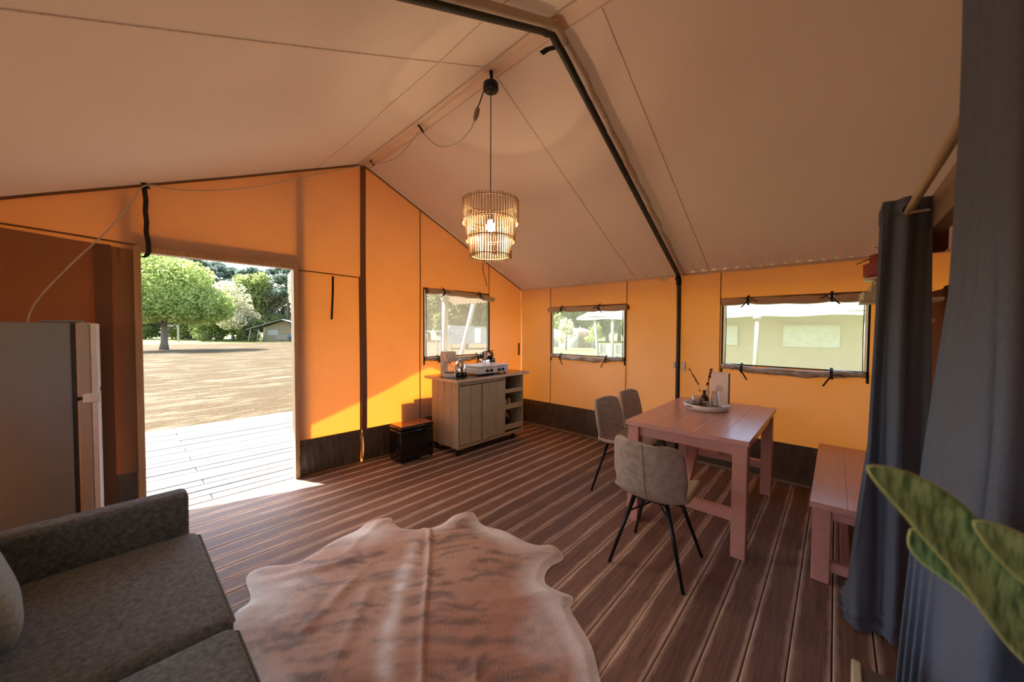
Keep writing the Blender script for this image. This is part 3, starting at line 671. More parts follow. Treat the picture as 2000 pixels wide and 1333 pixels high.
def make_chair(label):
    c = thing('dining_chair', label, 'chair', group='taupe bucket chairs at the table')
    s = MB().sheet(shell, 30, 18).build('seat_shell', M_chair, c, True, solid=.030, sub=1)
    MB().tube([Vector((prof(.42 + .58 * i / 20).x - .0175, 0, prof(.42 + .58 * i / 20).y)) for i in range(21)], .0032, 6).build('back_seam', M_chair, s, True)
    MB().tube([shell(.37, .02 + .96 * i / 16) + Vector((.018, 0, .018)) for i in range(17)], .003, 6).build('piping', M_chair, s, True)
    for sx, sy in ((-1, -1), (-1, 1), (1, -1), (1, 1)):
        MB().tube([(sx * .11 - .02, sy * .10, .445), (sx * .222, sy * .225, 0)], [.0145, .0095], 10).build('leg', M_blackmetal, c, True)
        MB().tube([(sx * .145 - .005, sy * .137, .335), (0, 0, .400)], .006, 8).build('cross_brace', M_blackmetal, c, True)
    MB().b2((-.14, -.11, .435), (.10, .11, .447), .002).build('mount_plate', M_blackmetal, c)
    return c
ch = make_chair('taupe suede bucket chair in front of the near end of the dining table'); ch.location = (2.358, .845, 0); ch.rotation_euler = (0, 0, math.radians(2))
c2 = copy_tree(ch); c2['label'] = 'taupe suede bucket chair on the far side of the table, nearer the doorway'; c2.location = (3.19, 1.44, 0); c2.rotation_euler = (0, 0, math.radians(-94))
c3 = copy_tree(ch); c3['label'] = 'taupe suede bucket chair on the far side of the table, nearer the tent pole'; c3.location = (3.76, 1.46, 0); c3.rotation_euler = (0, 0, math.radians(-90))

# ---- things on the table
ty = thing('serving_tray', 'round white tray with oval hand slots on the dining table', 'tray', (3.60, .865, TZ))
TR = .175
def tray_wall(): return MB().lathe([(TR - .012, .008), (TR, .004), (TR + .012, .05), (TR + .008, .052), (TR - .006, .010)], n=64)
tray = tray_wall().build('tray_rim', M_tray, ty, True)
MB().lathe([(0, 0), (TR, 0), (TR, .006), (0, .008)], n=48).build('tray_base', M_trayin, ty, True)
for a in (148, 328):
    a = math.radians(a); pts = []
    for i in range(16):
        th = 2 * math.pi * i / 16; w = .035 * math.cos(th); h = .009 * math.sin(th)
        ang = a + w / TR; rr = TR + .0105 + h * .25
        pts.append(Vector((math.cos(ang) * rr, math.sin(ang) * rr, .032 + h)))
    MB().prism(pts, (-.0035 * math.cos(a) * -1, -.0035 * math.sin(a) * -1, 0)).build('hand_slot', M_trayin, tray)
TB = TZ + .008
vb = thing('bottle_vase', 'small brown glass bottle holding dried flowers on the tray', 'vase', (3.56, .872, TB))
MB().lathe([(0, 0), (.034, 0), (.037, .004), (.037, .085), (.034, .100), (.022, .120), (.0135, .132), (.0125, .152), (.016, .153), (.016, .166), (.011, .166), (.010, .140)], n=24).build('bottle', M_amber, vb, True)
pr = MB()
for i, (w, h, dz) in enumerate(((.008, .014, 0), (.006, .014, 0), (.009, .014, 0), (.006, .014, 0), (.007, .014, 0))):
    a = math.radians(178 + i * 22); pr.box((math.cos(a) * .0375, math.sin(a) * .0375, .066), (.001, w, h), (0, 0, a))
    pr.box((math.cos(a) * .0378, math.sin(a) * .0378, .066), (.001, w * .4, h * .35), (0, 0, a))
for i in range(9):
    a = math.radians(172 + i * 12); pr.box((math.cos(a) * .0375, math.sin(a) * .0375, .046 if i % 2 else .038), (.001, .006, .003), (0, 0, a))
pr.build('white_print', M_label, vb)
def stemline(base, tip, bow, n=14):
    b, t = Vector(base), Vector(tip); return [b.lerp(t, i / n) + Vector(bow) * math.sin(math.pi * i / n) for i in range(n + 1)]
s1 = thing('dried_grass_stem', 'dark feathery dried grass stem leaning left out of the bottle', 'dried flower', (3.56, .872, TB + .02))
ln = stemline((0, 0, 0), (-.03, .125, .335), (0, -.02, .02)); MB().tube(ln, .0016, 5).build('stem', M_stem, s1, True)
for i in range(70):
    q = random.random(); p = Vector(ln[7]).lerp(Vector(ln[14]), q); d = Vector((random.gauss(0, 1), random.gauss(0, 1), random.uniform(.3, 1.6))).normalized() * random.uniform(.008, .022) * (1.15 - .5 * q)
    if i == 0: pl_ = MB()
    pl_.tube([p, p + d], [.0028, .0008], 4)
pl_.build('plume', M_dried, s1)
MB().tube([Vector(ln[5]), Vector(ln[5]) + Vector((0, .012, .004)), Vector(ln[5]) + Vector((0, .02, -.002))], [.002, .006, .001], 6).build('seed_pod', M_driedred, s1, True)
s2 = thing('dried_flower_stem', 'dark red dried flower spike standing upright in the bottle', 'dried flower', (3.56, .872, TB + .02))
ln = stemline((0, 0, 0), (.01, -.052, .345), (0, .008, 0)); MB().tube(ln, .0018, 5).build('stem', M_stem, s2, True)
fl_ = MB()
for i in range(110):
    q = random.random()
    if .16 < q < .26: continue
    p = Vector(ln[8]).lerp(Vector(ln[14]), q); d = Vector((random.gauss(0, 1), random.gauss(0, 1), random.gauss(0, .4))).normalized() * random.uniform(.008, .015)
    fl_.tube([p, p + d], [.0045, .002], 5)
fl_.build('flower_head', M_driedred, s2)
MENU = (3.80, .80)
mn = thing('menu_card', 'tall pink-beige menu card with three printed lines on a dark wooden block', 'menu', (MENU[0], MENU[1], TZ), math.radians(74))
MB().b2((-.076, -.004, 0), (.076, .004, .325), .001).build('card', M_card, mn)
MB().b2((-.076, -.034, 0), (.076, -.006, .318), .003).build('block', M_cardside, mn)
pr = MB(); random.seed(3)
for (zz, w) in ((.192, .040), (.173, .066), (.155, .064)):
    x = -w / 2
    while x < w / 2:
        d = random.uniform(.0032, .006); pr.box((x + d / 2, .0046, zz + random.uniform(-.0006, .0006)), (d * .78, .0008, random.choice((.0055, .0075, .0055))), (0, 0, 0)); x += d
pr.build('printed_lines', M_print, mn)
cd = thing('candle', 'thin white dinner candle standing behind the brown bottle', 'candle', (3.665, .868, TB))
MB().lathe([(0, 0), (.011, 0), (.0105, .235), (.004, .243), (0, .244)], n=14).build('wax', M_candle, cd, True); MB().tube([(0, 0, .243), (.001, 0, .254)], .001, 5).build('wick', M_black, cd)
MB().lathe([(0, 0), (.022, 0), (.022, .012), (.013, .018), (.012, .05), (0, .05)], n=16).build('holder', M_glass, cd, True)
def tumbler(label, loc, r0, r1, h, upside=False, ribs=False):
    t = thing('drinking_glass', label, 'glass', loc, group='drinking glasses on the table')
    p = [(0, .003), (r0 - .003, .003), (r0, 0), (r1, h), (r1 - .002, h), (r0 - .003, .012), (0, .012)]
    if upside: p = [(r, h - z) for r, z in p]
    n = 28
    MB().lathe(p, n=n, ripple=.025 if ribs else 0, rn=1 if ribs else 0).build('bowl', M_glass, t, True)
    MB().tube([((r1 if not upside else r1) * math.cos(2 * math.pi * k / 24), r1 * math.sin(2 * math.pi * k / 24), h if not upside else 0.0015) for k in range(24)], .0016, 5, closed=True).build('lip', M_glass, t, True)
tumbler('ribbed tumbler standing on the back rim side of the tray, left of the bottle', (3.70, .975, TZ + .001), .030, .042, .092, ribs=True)
tumbler('clear glass nearest the menu card, lower glass of the stack', (3.60, .795, TB), .030, .038, .085, ribs=True)
tumbler('clear glass upside down on top of the glass stack', (3.60, .795, TB + .087), .028, .038, .075, True)
tumbler('small clear glass in front of the glass stack on the tray', (3.53, .815, TB), .027, .033, .065, ribs=True)

# ================================================================ KITCHEN CABINET AND WHAT STANDS ON IT
CX0, CX1, CY0, CY1, CZ0, CZ1 = 2.68, 3.855, 3.27, 3.80, .085, .892
kc = thing('kitchen_cabinet', 'olive-painted wooden kitchen cabinet on castors with open side shelves', 'cabinet', ((CX0 + CX1) / 2, (CY0 + CY1) / 2, 0))
k0 = Vector(((CX0 + CX1) / 2, (CY0 + CY1) / 2, 0))
def K(lo, hi, name, mat, parent=None, bev=.002): return MB().b2(Vector(lo) - k0, Vector(hi) - k0, bev).build(name, mat, parent or kc)
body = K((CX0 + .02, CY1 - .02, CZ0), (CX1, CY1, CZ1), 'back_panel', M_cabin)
for i in range(4):   # left side planks
    a = CY0 + (CY1 - CY0) * i / 4; K((CX0, a + .0022, CZ0 + .005 * (i % 2)), (CX0 + .02, a + (CY1 - CY0) / 4 - .0022, CZ1), 'side_plank', M_cab)
K((CX1 - .02, CY0, CZ0), (CX1, CY1 - .02, CZ1), 'side_panel', M_cab)
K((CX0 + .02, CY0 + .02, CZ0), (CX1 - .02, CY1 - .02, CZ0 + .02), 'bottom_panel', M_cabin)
K((3.465, CY0, CZ0 + .02), (3.488, CY1 - .02, CZ1), 'divider', M_cab)
K((CX0 + .021, CY0, .845), (3.464, CY0 + .02, CZ1), 'top_rail', M_cab); K((CX0 + .021, CY0, CZ0), (CX1 - .021, CY0 + .02, .125), 'bottom_rail', M_cab)
for (z0, z1) in ((.655, .70), (.435, .505), (.155, .225)):
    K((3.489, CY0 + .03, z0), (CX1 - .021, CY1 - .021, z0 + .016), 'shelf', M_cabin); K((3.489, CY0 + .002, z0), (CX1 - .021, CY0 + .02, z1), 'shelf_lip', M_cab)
K((3.489, CY0 + .004, .700 - .004), (CX1 - .021, CY0 + .012, .712), 'shelf_lip', M_cab)
def door(x0, x1, planks, hinge_left):
    w = (x1 - x0) / planks
    d = K((x0, CY0 + .006, .130), (x1, CY0 + .012, .838), 'door', M_cabin)
    for i in range(planks): K((x0 + w * i + .0028, CY0 - .010, .132), (x0 + w * (i + 1) - .0028, CY0 + .006, .836), 'door_plank', M_cab, d)
    for z in (.245, .735):
        xh = x0 if hinge_left else x1; s = 1 if hinge_left else -1
        MB().prism([Vector((xh, CY0 - .011, z - .016)) - k0, Vector((xh, CY0 - .011, z + .016)) - k0, Vector((xh + s * .125, CY0 - .011, z + .006)) - k0, Vector((xh + s * .125, CY0 - .011, z - .006)) - k0], (0, -.003, 0)).build('strap_hinge', M_iron, d)
        K((xh - .009, CY0 - .016, z - .038), (xh + .009, CY0 - .010, z + .038), 'hinge_leaf', M_iron, d, .001)
    return d
da = door(2.70, 3.05, 2, True); db = door(3.135, 3.462, 2, False)
MB().b2(Vector((3.052, CY0 - .022, .128)) - k0, Vector((3.133, CY0 - .008, .838)) - k0, .003).build('cover_strip', M_cab, kc)
lt = MB().tube([Vector((3.155, CY0 - .022, .845)) - k0, Vector((3.155, CY0 - .024, .80)) - k0], .006, 8).build('latch', M_iron, kc, True)
MB().tube([Vector(p) - k0 for p in ((3.155, CY0 - .024, .80), (3.15, CY0 - .026, .775), (3.162, CY0 - .024, .75), (3.155, CY0 - .024, .72), (3.168, CY0 - .024, .70))], .005, 6).build('chain', M_iron, kc, True)
for (x, yv) in ((CX0 + .035, CY0 + .04), (CX1 - .17, CY0 + .04), (CX0 + .035, CY1 - .06), (CX1 - .17, CY1 - .06)):
    c = MB().b2(Vector((x - .018, yv - .018, .045)) - k0, Vector((x + .018, yv + .018, .085)) - k0, .003).build('castor', M_blackmetal, kc)
    MB().tube([Vector((x - .014, yv, .028)) - k0, Vector((x + .014, yv, .028)) - k0], .028, 16).build('wheel', M_black, c, True)
MB().b2(Vector((CX0 - .004, CY0 + .055, .80)) - k0, Vector((CX0, CY0 + .085, .855)) - k0, .001).build('bottle_opener', M_sideEdge, kc)
wt = thing('worktop', 'dark laminate worktop with pale wood edge on the kitchen cabinet', 'worktop', (3.275, 3.545, CZ1 + .008))
MB().box((0, 0, .0085), (1.32, .64, .033), bev=.001).build('edge_board', M_lamedge, wt); MB().box((0, 0, .0235), (1.316, .636, .005), bev=.001).build('laminate', M_lam, wt)
WZ = CZ1 + .034
# coffee maker
cm = thing('coffee_maker', 'white filter coffee maker at the left end of the worktop', 'coffee maker', (2.735, 3.55, WZ), math.radians(-58))
MB().b2((-.085, -.02, 0), (-.02, .09, .315), .010, 2).build('water_tank', M_white, cm, True)
MB().lathe([(0, 0), (.078, 0), (.08, .008), (.08, .042), (.075, .048), (0, .048)], (.03, 0, 0), 28).build('hot_plate', M_white, cm, True)
MB().b2((-.05, -.045, .0), (.02, .07, .045), .008).build('base', M_white, cm)
MB().lathe([(0, .19), (.055, .19), (.066, .20), (.078, .305), (.074, .315), (0, .318)], (.03, 0, 0), 28).build('filter_basket', M_white, cm, True)
MB().b2((-.05, -.045, .215), (.015, .045, .308), .010, 2).build('head', M_white, cm, True)
MB().lathe([(0, .19), (.018, .188), (.012, .165), (0, .165)], (.03, 0, 0), 14).build('drip_spout', M_greyplastic, cm, True)
jug = MB().lathe([(0, .05), (.05, .05), (.058, .07), (.056, .10), (.042, .145), (.045, .155), (.042, .155), (.039, .145), (.053, .10), (.055, .07), (0, .054)], (.03, 0, 0), 24).build('glass_jug', M_glass, cm, True)
MB().tube([(-.012, -.05, .15), (-.03, -.075, .145), (-.035, -.085, .11), (-.022, -.075, .075), (.0, -.055, .07)], .009, 8, flat=.7).build('handle', M_white, jug, True)
MB().lathe([(.06, .052), (.062, .06), (.058, .062)], (.03, 0, 0), 24).build('band', M_black, jug, True)
for i, (dx, dz, a) in enumerate(((-.012, .265, .3), (.004, .272, -.3), (-.002, .250, .1))):
    ang = math.radians(-92) + dx * 13; o = MB().lathe([(0, -.012), (.006, -.006), (.007, 0), (.006, .006), (0, .012)], n=10).build('bean_print', M_greyplastic, cm, True); o.location = (.03 + math.cos(ang) * .0725, math.sin(ang) * .0725, dz); o.rotation_euler = (0, a, ang); o.scale = (.25, 1, 1)
MB().box((.055, -.066, .222), (.026, .003, .007), (0, 0, .35)).build('name_print', M_greyplastic, cm)
# kettle
kt = thing('kettle', 'polished steel kettle with black base between coffee maker and stove', 'kettle', (2.925, 3.53, WZ), math.radians(222))
MB().lathe([(0, 0), (.083, 0), (.085, .006), (.085, .032), (.080, .036), (0, .036)], n=28).build('base', M_blackgloss, kt, True)
MB().lathe([(0, .036), (.078, .036), (.079, .05), (.074, .10), (.060, .155), (.045, .182), (.04, .186), (0, .187)], n=32).build('body', M_steel, kt, True)
MB().lathe([(.043, .182), (.043, .190), (.030, .200), (0, .203)], n=24).build('lid', M_greyplastic, kt, True)
MB().lathe([(.012, .20), (.014, .208), (.010, .214), (0, .215)], n=14).build('lid_knob', M_steel, kt, True)
MB().prism([(.052, -.02, .165), (.052, .02, .165), (.085, 0, .178)], (0, 0, -.03)).build('spout', M_steel, kt)
MB().tube([(-.05, 0, .185), (-.085, 0, .19), (-.108, 0, .165), (-.108, 0, .10), (-.09, 0, .055)], .011, 8).build('handle', M_blackgloss, kt, True)
# gas stove
st = thing('gas_stove', 'white two-burner camping stove with closed lid and black knobs', 'stove', (3.35, 3.515, WZ), math.radians(1))
S0, S1 = .275, .17
MB().b2((-S0, -S1, .014), (S0, S1, .090), .008, 2).build('body', M_enamel, st)
ldd = MB().b2((-S0 - .004, -S1 - .004, .094), (S0 + .004, S1, .122), .008, 2).build('lid', M_enamel, st)
MB().b2((-.05, -S1 - .012, .094), (.05, -S1 - .002, .104), .003).build('lid_grip', M_enamel, ldd)
for x in (-.135, -.062, .085, .16):
    kn = MB().tube([(x, -S1 + .001, .055), (x, -S1 - .010, .055), (x, -S1 - .024, .055)], [.021, .020, .015], 16).build('knob', M_blackgloss, st, True)
    MB().box((x, -S1 - .001, .083), (.006, .002, .004)).build('knob_mark', M_greyplastic, st)
MB().box((.225, -S1 - .001, .058), (.04, .002, .010), (0, .3, 0)).build('name_print', M_greyplastic, st)
for sx in (-1, 1):
    for sy in (-1, 1): MB().lathe([(0, 0), (.012, 0), (.012, .015), (0, .015)], (sx * .24, sy * .13, 0), 12).build('foot', M_black, st, True)
# espresso machine
em = thing('capsule_coffee_machine', 'small black and silver capsule coffee machine behind the stove', 'coffee machine', (3.60, 3.745, WZ), math.radians(-6))
MB().b2((-.13, -.055, 0), (.02, .055, .165), .018, 3).build('body', M_steel, em, True); MB().b2((.022, -.06, 0), (.11, .06, .18), .018, 3).build('water_tank', M_blackgloss, em, True)
MB().tube([(-.10, 0, .222), (-.09, 0, .222), (.06, 0, .222), (.085, 0, .222)], [.040, .048, .048, .044], 24).build('head', M_blackgloss, em, True)
MB().tube([(-.085, -.006, .224), (.03, -.006, .224)], .0485, 24).build('chrome_sleeve', M_steel, em, True)
MB().tube([(.086, 0, .222), (.094, 0, .222)], [.043, .040], 24).build('end_ring', M_white, em, True); MB().tube([(.092, 0, .222), (.10, 0, .222)], [.030, .026], 20).build('end_cap', M_blackgloss, em, True)
MB().bar((-.06, 0, .272), (.105, 0, .282), .035, .012, .003).build('lever', M_blackgloss, em)
# crockery on the open shelves
for i, (x, yy, h) in enumerate(((3.56, 3.36, .11), (3.665, 3.38, .11))):
    cup = thing('beaker', ('beige beaker on the middle cabinet shelf next to the divider', 'beige beaker on the middle cabinet shelf next to the outer side panel')[i], 'cup', (x, yy, .452), group='beakers in the cabinet')
    MB().lathe([(0, 0), (.036, 0), (.038, .01), (.031, h), (.026, h), (.024, h - .012), (0, h - .012)], n=20).build('wall', M_cup, cup, True); MB().lathe([(.0375, .004), (.039, .010), (.0372, .016)], n=20).build('foot_band', M_plate, cup, True)
for i, (dx, r, lab) in enumerate(((0, .115, 'large plate standing at the back of the low cabinet shelf'), (.05, .10, 'brown plate leaning in front of the large plate on the low shelf'), (.09, .075, 'small dark plate leaning foremost on the low cabinet shelf'))):
    p_ = thing('plate', lab, 'plate', (3.60 - dx * .4, 3.42 - dx, .172 + r), group='plates in the cabinet'); p_.rotation_euler = (math.radians(78), 0, math.radians(12))
    MB().lathe([(0, 0), (r * .62, 0), (r * .7, .006), (r, .016), (r, .019), (r * .68, .010), (0, .006)], n=36).build('dish', (M_plate, M_cup, M_blackgloss)[i], p_, True)
    MB().tube([(math.cos(2 * math.pi * k / 32) * r, math.sin(2 * math.pi * k / 32) * r, .0175) for k in range(32)], .002, 5, closed=True).build('rim', (M_cup, M_plate, M_greyplastic)[i], p_, True)
# bin
bi = thing('pedal_bin', 'glossy black pedal bin with reflecting brown lid left of the cabinet', 'bin', (2.315, 3.675, 0))
MB().b2((-.22, -.125, .012), (.22, .125, .365), .022, 3).build('body', M_blackgloss, bi, True)
MB().b2((-.223, -.128, .366), (.223, .128, .405), .018, 3).build('lid_rim', M_blackgloss, bi, True)
lid = MB().b2((-.205, -.112, .404), (.205, .112, .418), .006, 2).build('lid', M_lid, bi)
MB().b2((.02, -.165, .022), (.13, -.115, .034), .004).build('pedal', M_steel, bi)
MB().b2((.0, -.135, .008), (.15, -.10, .05), .004).build('pedal_recess', M_black, bi)
MB().b2((-.20, -.11, 0), (.20, .11, .014)).build('foot', M_black, bi)

# ================================================================ FRIDGE
fr = thing('refrigerator', 'beige upright fridge-freezer seen from its side by the doorway', 'fridge', (-.40, 3.68, 0))
MB().b2((-.33, -.28, .03), (.215, .28, 1.535), .008, 2).build('body', M_fridge, fr)
MB().b2((.216, -.27, .06), (.232, .27, 1.53)).build('gasket', M_gasket, fr)
for z0, z1 in ((1.078, 1.537), (.05, 1.062)):
    d = MB().b2((.233, -.28, z0), (.290, .28, z1), .010, 2).build('door', M_fridgedoor, fr)
    MB().b2((.2905, -.276, z0 + .004), (.318, .276, z1 - .004), .006, 2).build('front_panel', M_fridgefront, d)
MB().b2((.255, -.300, 1.045), (.325, -.262, 1.100), .006, 2).build('door_handle', M_fridgefront, fr)
MB().b2((.10, -.25, 1.536), (.26, -.12, 1.548), .003).build('hinge_cover', M_fridge, fr)
for sx in (-.27, .17):
    for sy in (-.22, .22): MB().lathe([(0, 0), (.02, 0), (.02, .03), (0, .03)], (sx, sy, 0), 10).build('foot', M_black, fr)

# ================================================================ SOFA
SX0, SX1, SYN, SYS = -.70, .275, 2.60, .55
so = thing('sofa', 'grey-olive fabric sofa with slim arm in the near left corner', 'sofa', ((SX0 + SX1) / 2, (SYN + SYS) / 2, 0))
s0 = Vector(((SX0 + SX1) / 2, (SYN + SYS) / 2, 0))
def soft(lo, hi, bev, name, mat, parent, crown=0, seg=4):
    lo = Vector(lo) - s0; hi = Vector(hi) - s0; m = MB(); c = (lo + hi) / 2; sz = hi - lo
    m.box(c, sz, bev=bev, seg=seg)
    if crown:
        bmesh.ops.subdivide_edges(m.bm, edges=[e for e in m.bm.edges if e.calc_length() > .15], cuts=8, use_grid_fill=True)
        for v in m.bm.verts:
            a = 1 - (2 * (v.co.x - c.x) / sz.x) ** 2; b = 1 - (2 * (v.co.y - c.y) / sz.y) ** 2
            if v.co.z > c.z: v.co.z += crown * max(0, a) * max(0, b)
    return m.build(name, mat, parent, True)
soft((SX0, SYS, .10), (SX1 - .04, SYN, .27), .03, 'base', M_sofa, so)
for a, b in ((1.605, 2.485), (.705, 1.595)): 
    cu = soft((SX0 + .16, a, .265), (SX1, b, .445), .045, 'seat_cushion', M_sofa, so, .028)
    for z in (.30, .415): MB().tube([Vector((SX0 + .2, b + .001, z)) - s0, Vector((SX1 - .03, b + .001, z)) - s0, Vector((SX1 + .001, b - .03, z)) - s0, Vector((SX1 + .001, a + .03, z)) - s0, Vector((SX1 - .03, a - .001, z)) - s0], .004, 6).build('piping', M_sofa, cu, True)
for a, b in ((2.49, 2.61), (.55, .70)): 
    m_ = soft((SX0, a, .10), (SX1 - .035, b, .645), .028, 'arm', M_sofa, so)
soft((SX0 - .02, SYS, .10), (SX0 + .16, SYN, .80), .05, 'back', M_sofa, so)
for a, b in ((1.61, 2.47), (.71, 1.59)): soft((SX0 + .14, a, .45), (SX0 + .33, b, .84), .07, 'back_cushion', M_sofa, so)
for x in (SX0 + .1, SX1 - .1):
    for yy in (SYS + .1, SYN - .1): MB().lathe([(0, 0), (.016, 0), (.024, .1), (0, .1)], Vector((x, yy, 0)) - s0, 12).build('leg', M_beam, so, True)
pw_ = thing('scatter_cushion', 'pale blue-green cushion on the sofa at the left edge', 'cushion', (-.285, 2.03, .475))
def cush(u, v):
    a = u * 2 * math.pi; b = (v - .5) * math.pi; ce = lambda t, e: math.copysign(abs(math.cos(t)) ** e, math.cos(t)); se = lambda t, e: math.copysign(abs(math.sin(t)) ** e, math.sin(t))
    return Vector((.085 * ce(b, .9) * ce(a, .7), .21 * ce(b, .45) * se(a, .5), .21 + .21 * se(b, .5)))
pc = MB().sheet(cush, 40, 24).build('cover', M_pillow, pw_, True); pw_.rotation_euler = (0, math.radians(-16), math.radians(8))
MB().tube([Vector((0, math.copysign(abs(math.cos(t)) ** .5, math.cos(t)) * .208, .21 + .208 * math.copysign(abs(math.sin(t)) ** .5, math.sin(t)))) for t in [2 * math.pi * i / 48 for i in range(48)]], .005, 6, closed=True).build('piping', M_pillow, pc, True)
# ================================================================ COWHIDE RUG
HIDE = [(0.30, 2.12), (0.39, 2.31), (0.46, 2.35), (0.48, 2.42), (0.49, 2.57), (0.53, 2.64), (0.62, 2.63), (0.73, 2.54), (0.83, 2.55), (1.02, 2.61), (1.18, 2.62), (1.3, 2.67), (1.44, 2.61), (1.42, 2.52), (1.42, 2.4), (1.49, 2.3), (1.54, 2.28), (1.57, 2.24), (1.66, 2.22), (1.82, 2.26), (1.94, 2.19), (1.89, 2.06), (1.87, 1.96), (1.92, 1.8), (1.92, 1.61), (1.95, 1.51), (2.02, 1.43), (1.98, 1.32), (1.92, 1.29), (1.83, 1.31), (1.74, 1.29), (1.68, 1.24), (1.68, 1.16), (1.7, 1.07), (1.66, 1.04), (1.61, 1.02), (1.56, 0.94), (1.5, 0.84), (1.43, 0.77), (1.36, 0.71), (1.22, .58), (1.02, .52), (.80, .70), (.62, .95), (.42, 1.10), (.25, 1.12), (.22, 1.35), (.32, 1.55), (.30, 1.85)]
def catmull(P_, n=5):
    out = []; N = len(P_)
    for i in range(N):
        p0, p1, p2, p3 = [np.array(P_[(i + k) % N]) for k in (-1, 0, 1, 2)]
        for k in range(n):
            t = k / n; out.append(.5 * (2 * p1 + (p2 - p0) * t + (2 * p0 - 5 * p1 + 4 * p2 - p3) * t * t + (3 * p1 - p0 - 3 * p2 + p3) * t ** 3))
    return np.array(out)
hp = catmull(HIDE, 4)
def inside(pts, poly):
    x, y_ = pts[:, 0], pts[:, 1]; r = np.zeros(len(pts), bool); j = len(poly) - 1
    for i in range(len(poly)):
        xi, yi = poly[i]; xj, yj = poly[j]
        r ^= ((yi > y_) != (yj > y_)) & (x < (xj - xi) * (y_ - yi) / (yj - yi + 1e-12) + xi); j = i
    return r
def near(pts, poly):
    best = np.full(len(pts), 1e9); bp = np.zeros_like(pts)
    for i in range(len(poly)):
        a, b = poly[i - 1], poly[i]; ab = b - a; t = np.clip(((pts - a) @ ab) / (ab @ ab + 1e-12), 0, 1); q = a + t[:, None] * ab
        d = np.linalg.norm(pts - q, axis=1); m = d < best; best[m] = d[m]; bp[m] = q[m]
    return best, bp
def vnoise(p, s, seed=0):
    r = np.random.default_rng(seed); T = r.random((64, 64)); q = p * s; i = np.floor(q).astype(int); f = q - i; f = f * f * (3 - 2 * f); g = lambda a, b: T[(i[:, 0] + a) % 64, (i[:, 1] + b) % 64]
    return (g(0, 0) * (1 - f[:, 0]) + g(1, 0) * f[:, 0]) * (1 - f[:, 1]) + (g(0, 1) * (1 - f[:, 0]) + g(1, 1) * f[:, 0]) * f[:, 1]
def polyd(p, line):
    best = np.full(len(p), 9.0)
    for a, b in zip(line, line[1:]):
        a, b = np.array(a), np.array(b); ab = b - a; t = np.clip(((p - a) @ ab) / (ab @ ab), 0, 1); best = np.minimum(best, np.linalg.norm(p - a - t[:, None] * ab, axis=1))
    return best
step = .0135; gx = np.arange(.1, 2.1, step); gy = np.arange(.4, 2.75, step)
cx_, cy_ = np.meshgrid(gx[:-1] + step / 2, gy[:-1] + step / 2, indexing='ij'); ins = inside(np.stack([cx_.ravel(), cy_.ravel()], 1), hp).reshape(cx_.shape)
vi = -np.ones((len(gx), len(gy)), int); vl = []; hf = []
def vid(i, j):
    if vi[i, j] < 0: vi[i, j] = len(vl); vl.append((gx[i], gy[j]))
    return vi[i, j]
for i, j in zip(*np.where(ins)): hf.append((vid(i, j), vid(i + 1, j), vid(i + 1, j + 1), vid(i, j + 1)))
hv = np.array(vl); cnt = np.zeros(len(hv), int)
for f_ in hf:
    for q in f_: cnt[q] += 1
dist, bp = near(hv, hp); edge = cnt < 4; hv[edge] = bp[edge]; dist[edge] = 0
WHITE = [(1.51, 2.31), (1.29, 2.06), (1.14, 1.91), (1.0, 1.75), (0.89, 1.62), (0.8, 1.5), (0.74, 1.39), (.55, 1.1)]
CREASE = [(1.57, 2.25), (1.29, 1.87), (1.11, 1.64), (0.96, 1.44), (0.84, 1.27), (.6, .95)]
ax = np.array([-.70, -.71]); ax /= np.linalg.norm(ax); along = hv @ ax; across = hv @ np.array([-ax[1], ax[0]])
sk = np.stack([along * 2.2, across * .8], 1)
z = .010 + .016 * (vnoise(hv, 3.4, 1) - .3) + .012 * vnoise(sk, 5, 2) + .004 * vnoise(sk, 14, 22) + .016 * np.exp(-(polyd(hv, CREASE) / .014) ** 2) + .012 * np.exp(-(polyd(hv, [(1.05, 1.15), (.9, 1.0)]) / .02) ** 2)
for s_, e_ in (((1.72, 1.12), (1.35, 1.36)), ((.55, 2.45), (1.0, 2.3)), ((1.75, 2.05), (1.88, 2.2)), ((.95, 1.95), (.62, 1.6)), ((1.05, 2.4), (1.3, 2.55)), ((.6, 1.9), (.95, 2.1))): z += .011 * np.exp(-(polyd(hv + (.05 * (vnoise(hv, 6, 30) - .5))[:, None], [s_, e_]) / .035) ** 2) * (.4 + vnoise(hv, 7, 31))
z *= np.clip(dist / .05, .12, 1); z[edge] = .003
rim = np.clip(1 - dist / (.10 + .16 * vnoise(hv, 3.2, 4)), 0, 1)
lobes = np.clip(1.2 - np.linalg.norm(hv - np.array([.52, 2.32]), axis=1) / .28, 0, 1) + np.clip(1.2 - np.linalg.norm(hv - np.array([1.18, 2.52]), axis=1) / .22, 0, 1) + np.clip(1.1 - np.linalg.norm(hv - np.array([1.70, 1.22]), axis=1) / .24, 0, 1) + np.clip(1.1 - np.linalg.norm(hv - np.array([1.90, 1.85]), axis=1) / .2, 0, 1) + np.clip(1.1 - np.linalg.norm(hv - np.array([1.42, .98]), axis=1) / .22, 0, 1)
wh = np.clip(rim * 1.1 * vnoise(hv, 2.3, 5) * 1.3 + lobes * (.35 + .75 * vnoise(hv, 9, 6)), 0, 1)
wh = np.maximum(wh, np.exp(-(polyd(hv, WHITE) / (.028 + .02 * vnoise(hv, 6, 8))) ** 2) * (.35 + .8 * vnoise(sk, 14, 7)) * np.clip((1.5 - hv[:, 0]) * 3, 0, 1))
wh = np.maximum(wh, .6 * np.exp(-(polyd(hv, CREASE) / .012) ** 2) * vnoise(hv, 11, 9))
wv = np.stack([along * 2.6 + .25 * vnoise(hv, 5, 21), across * .75 + .2 * vnoise(hv, 4, 20)], 1)
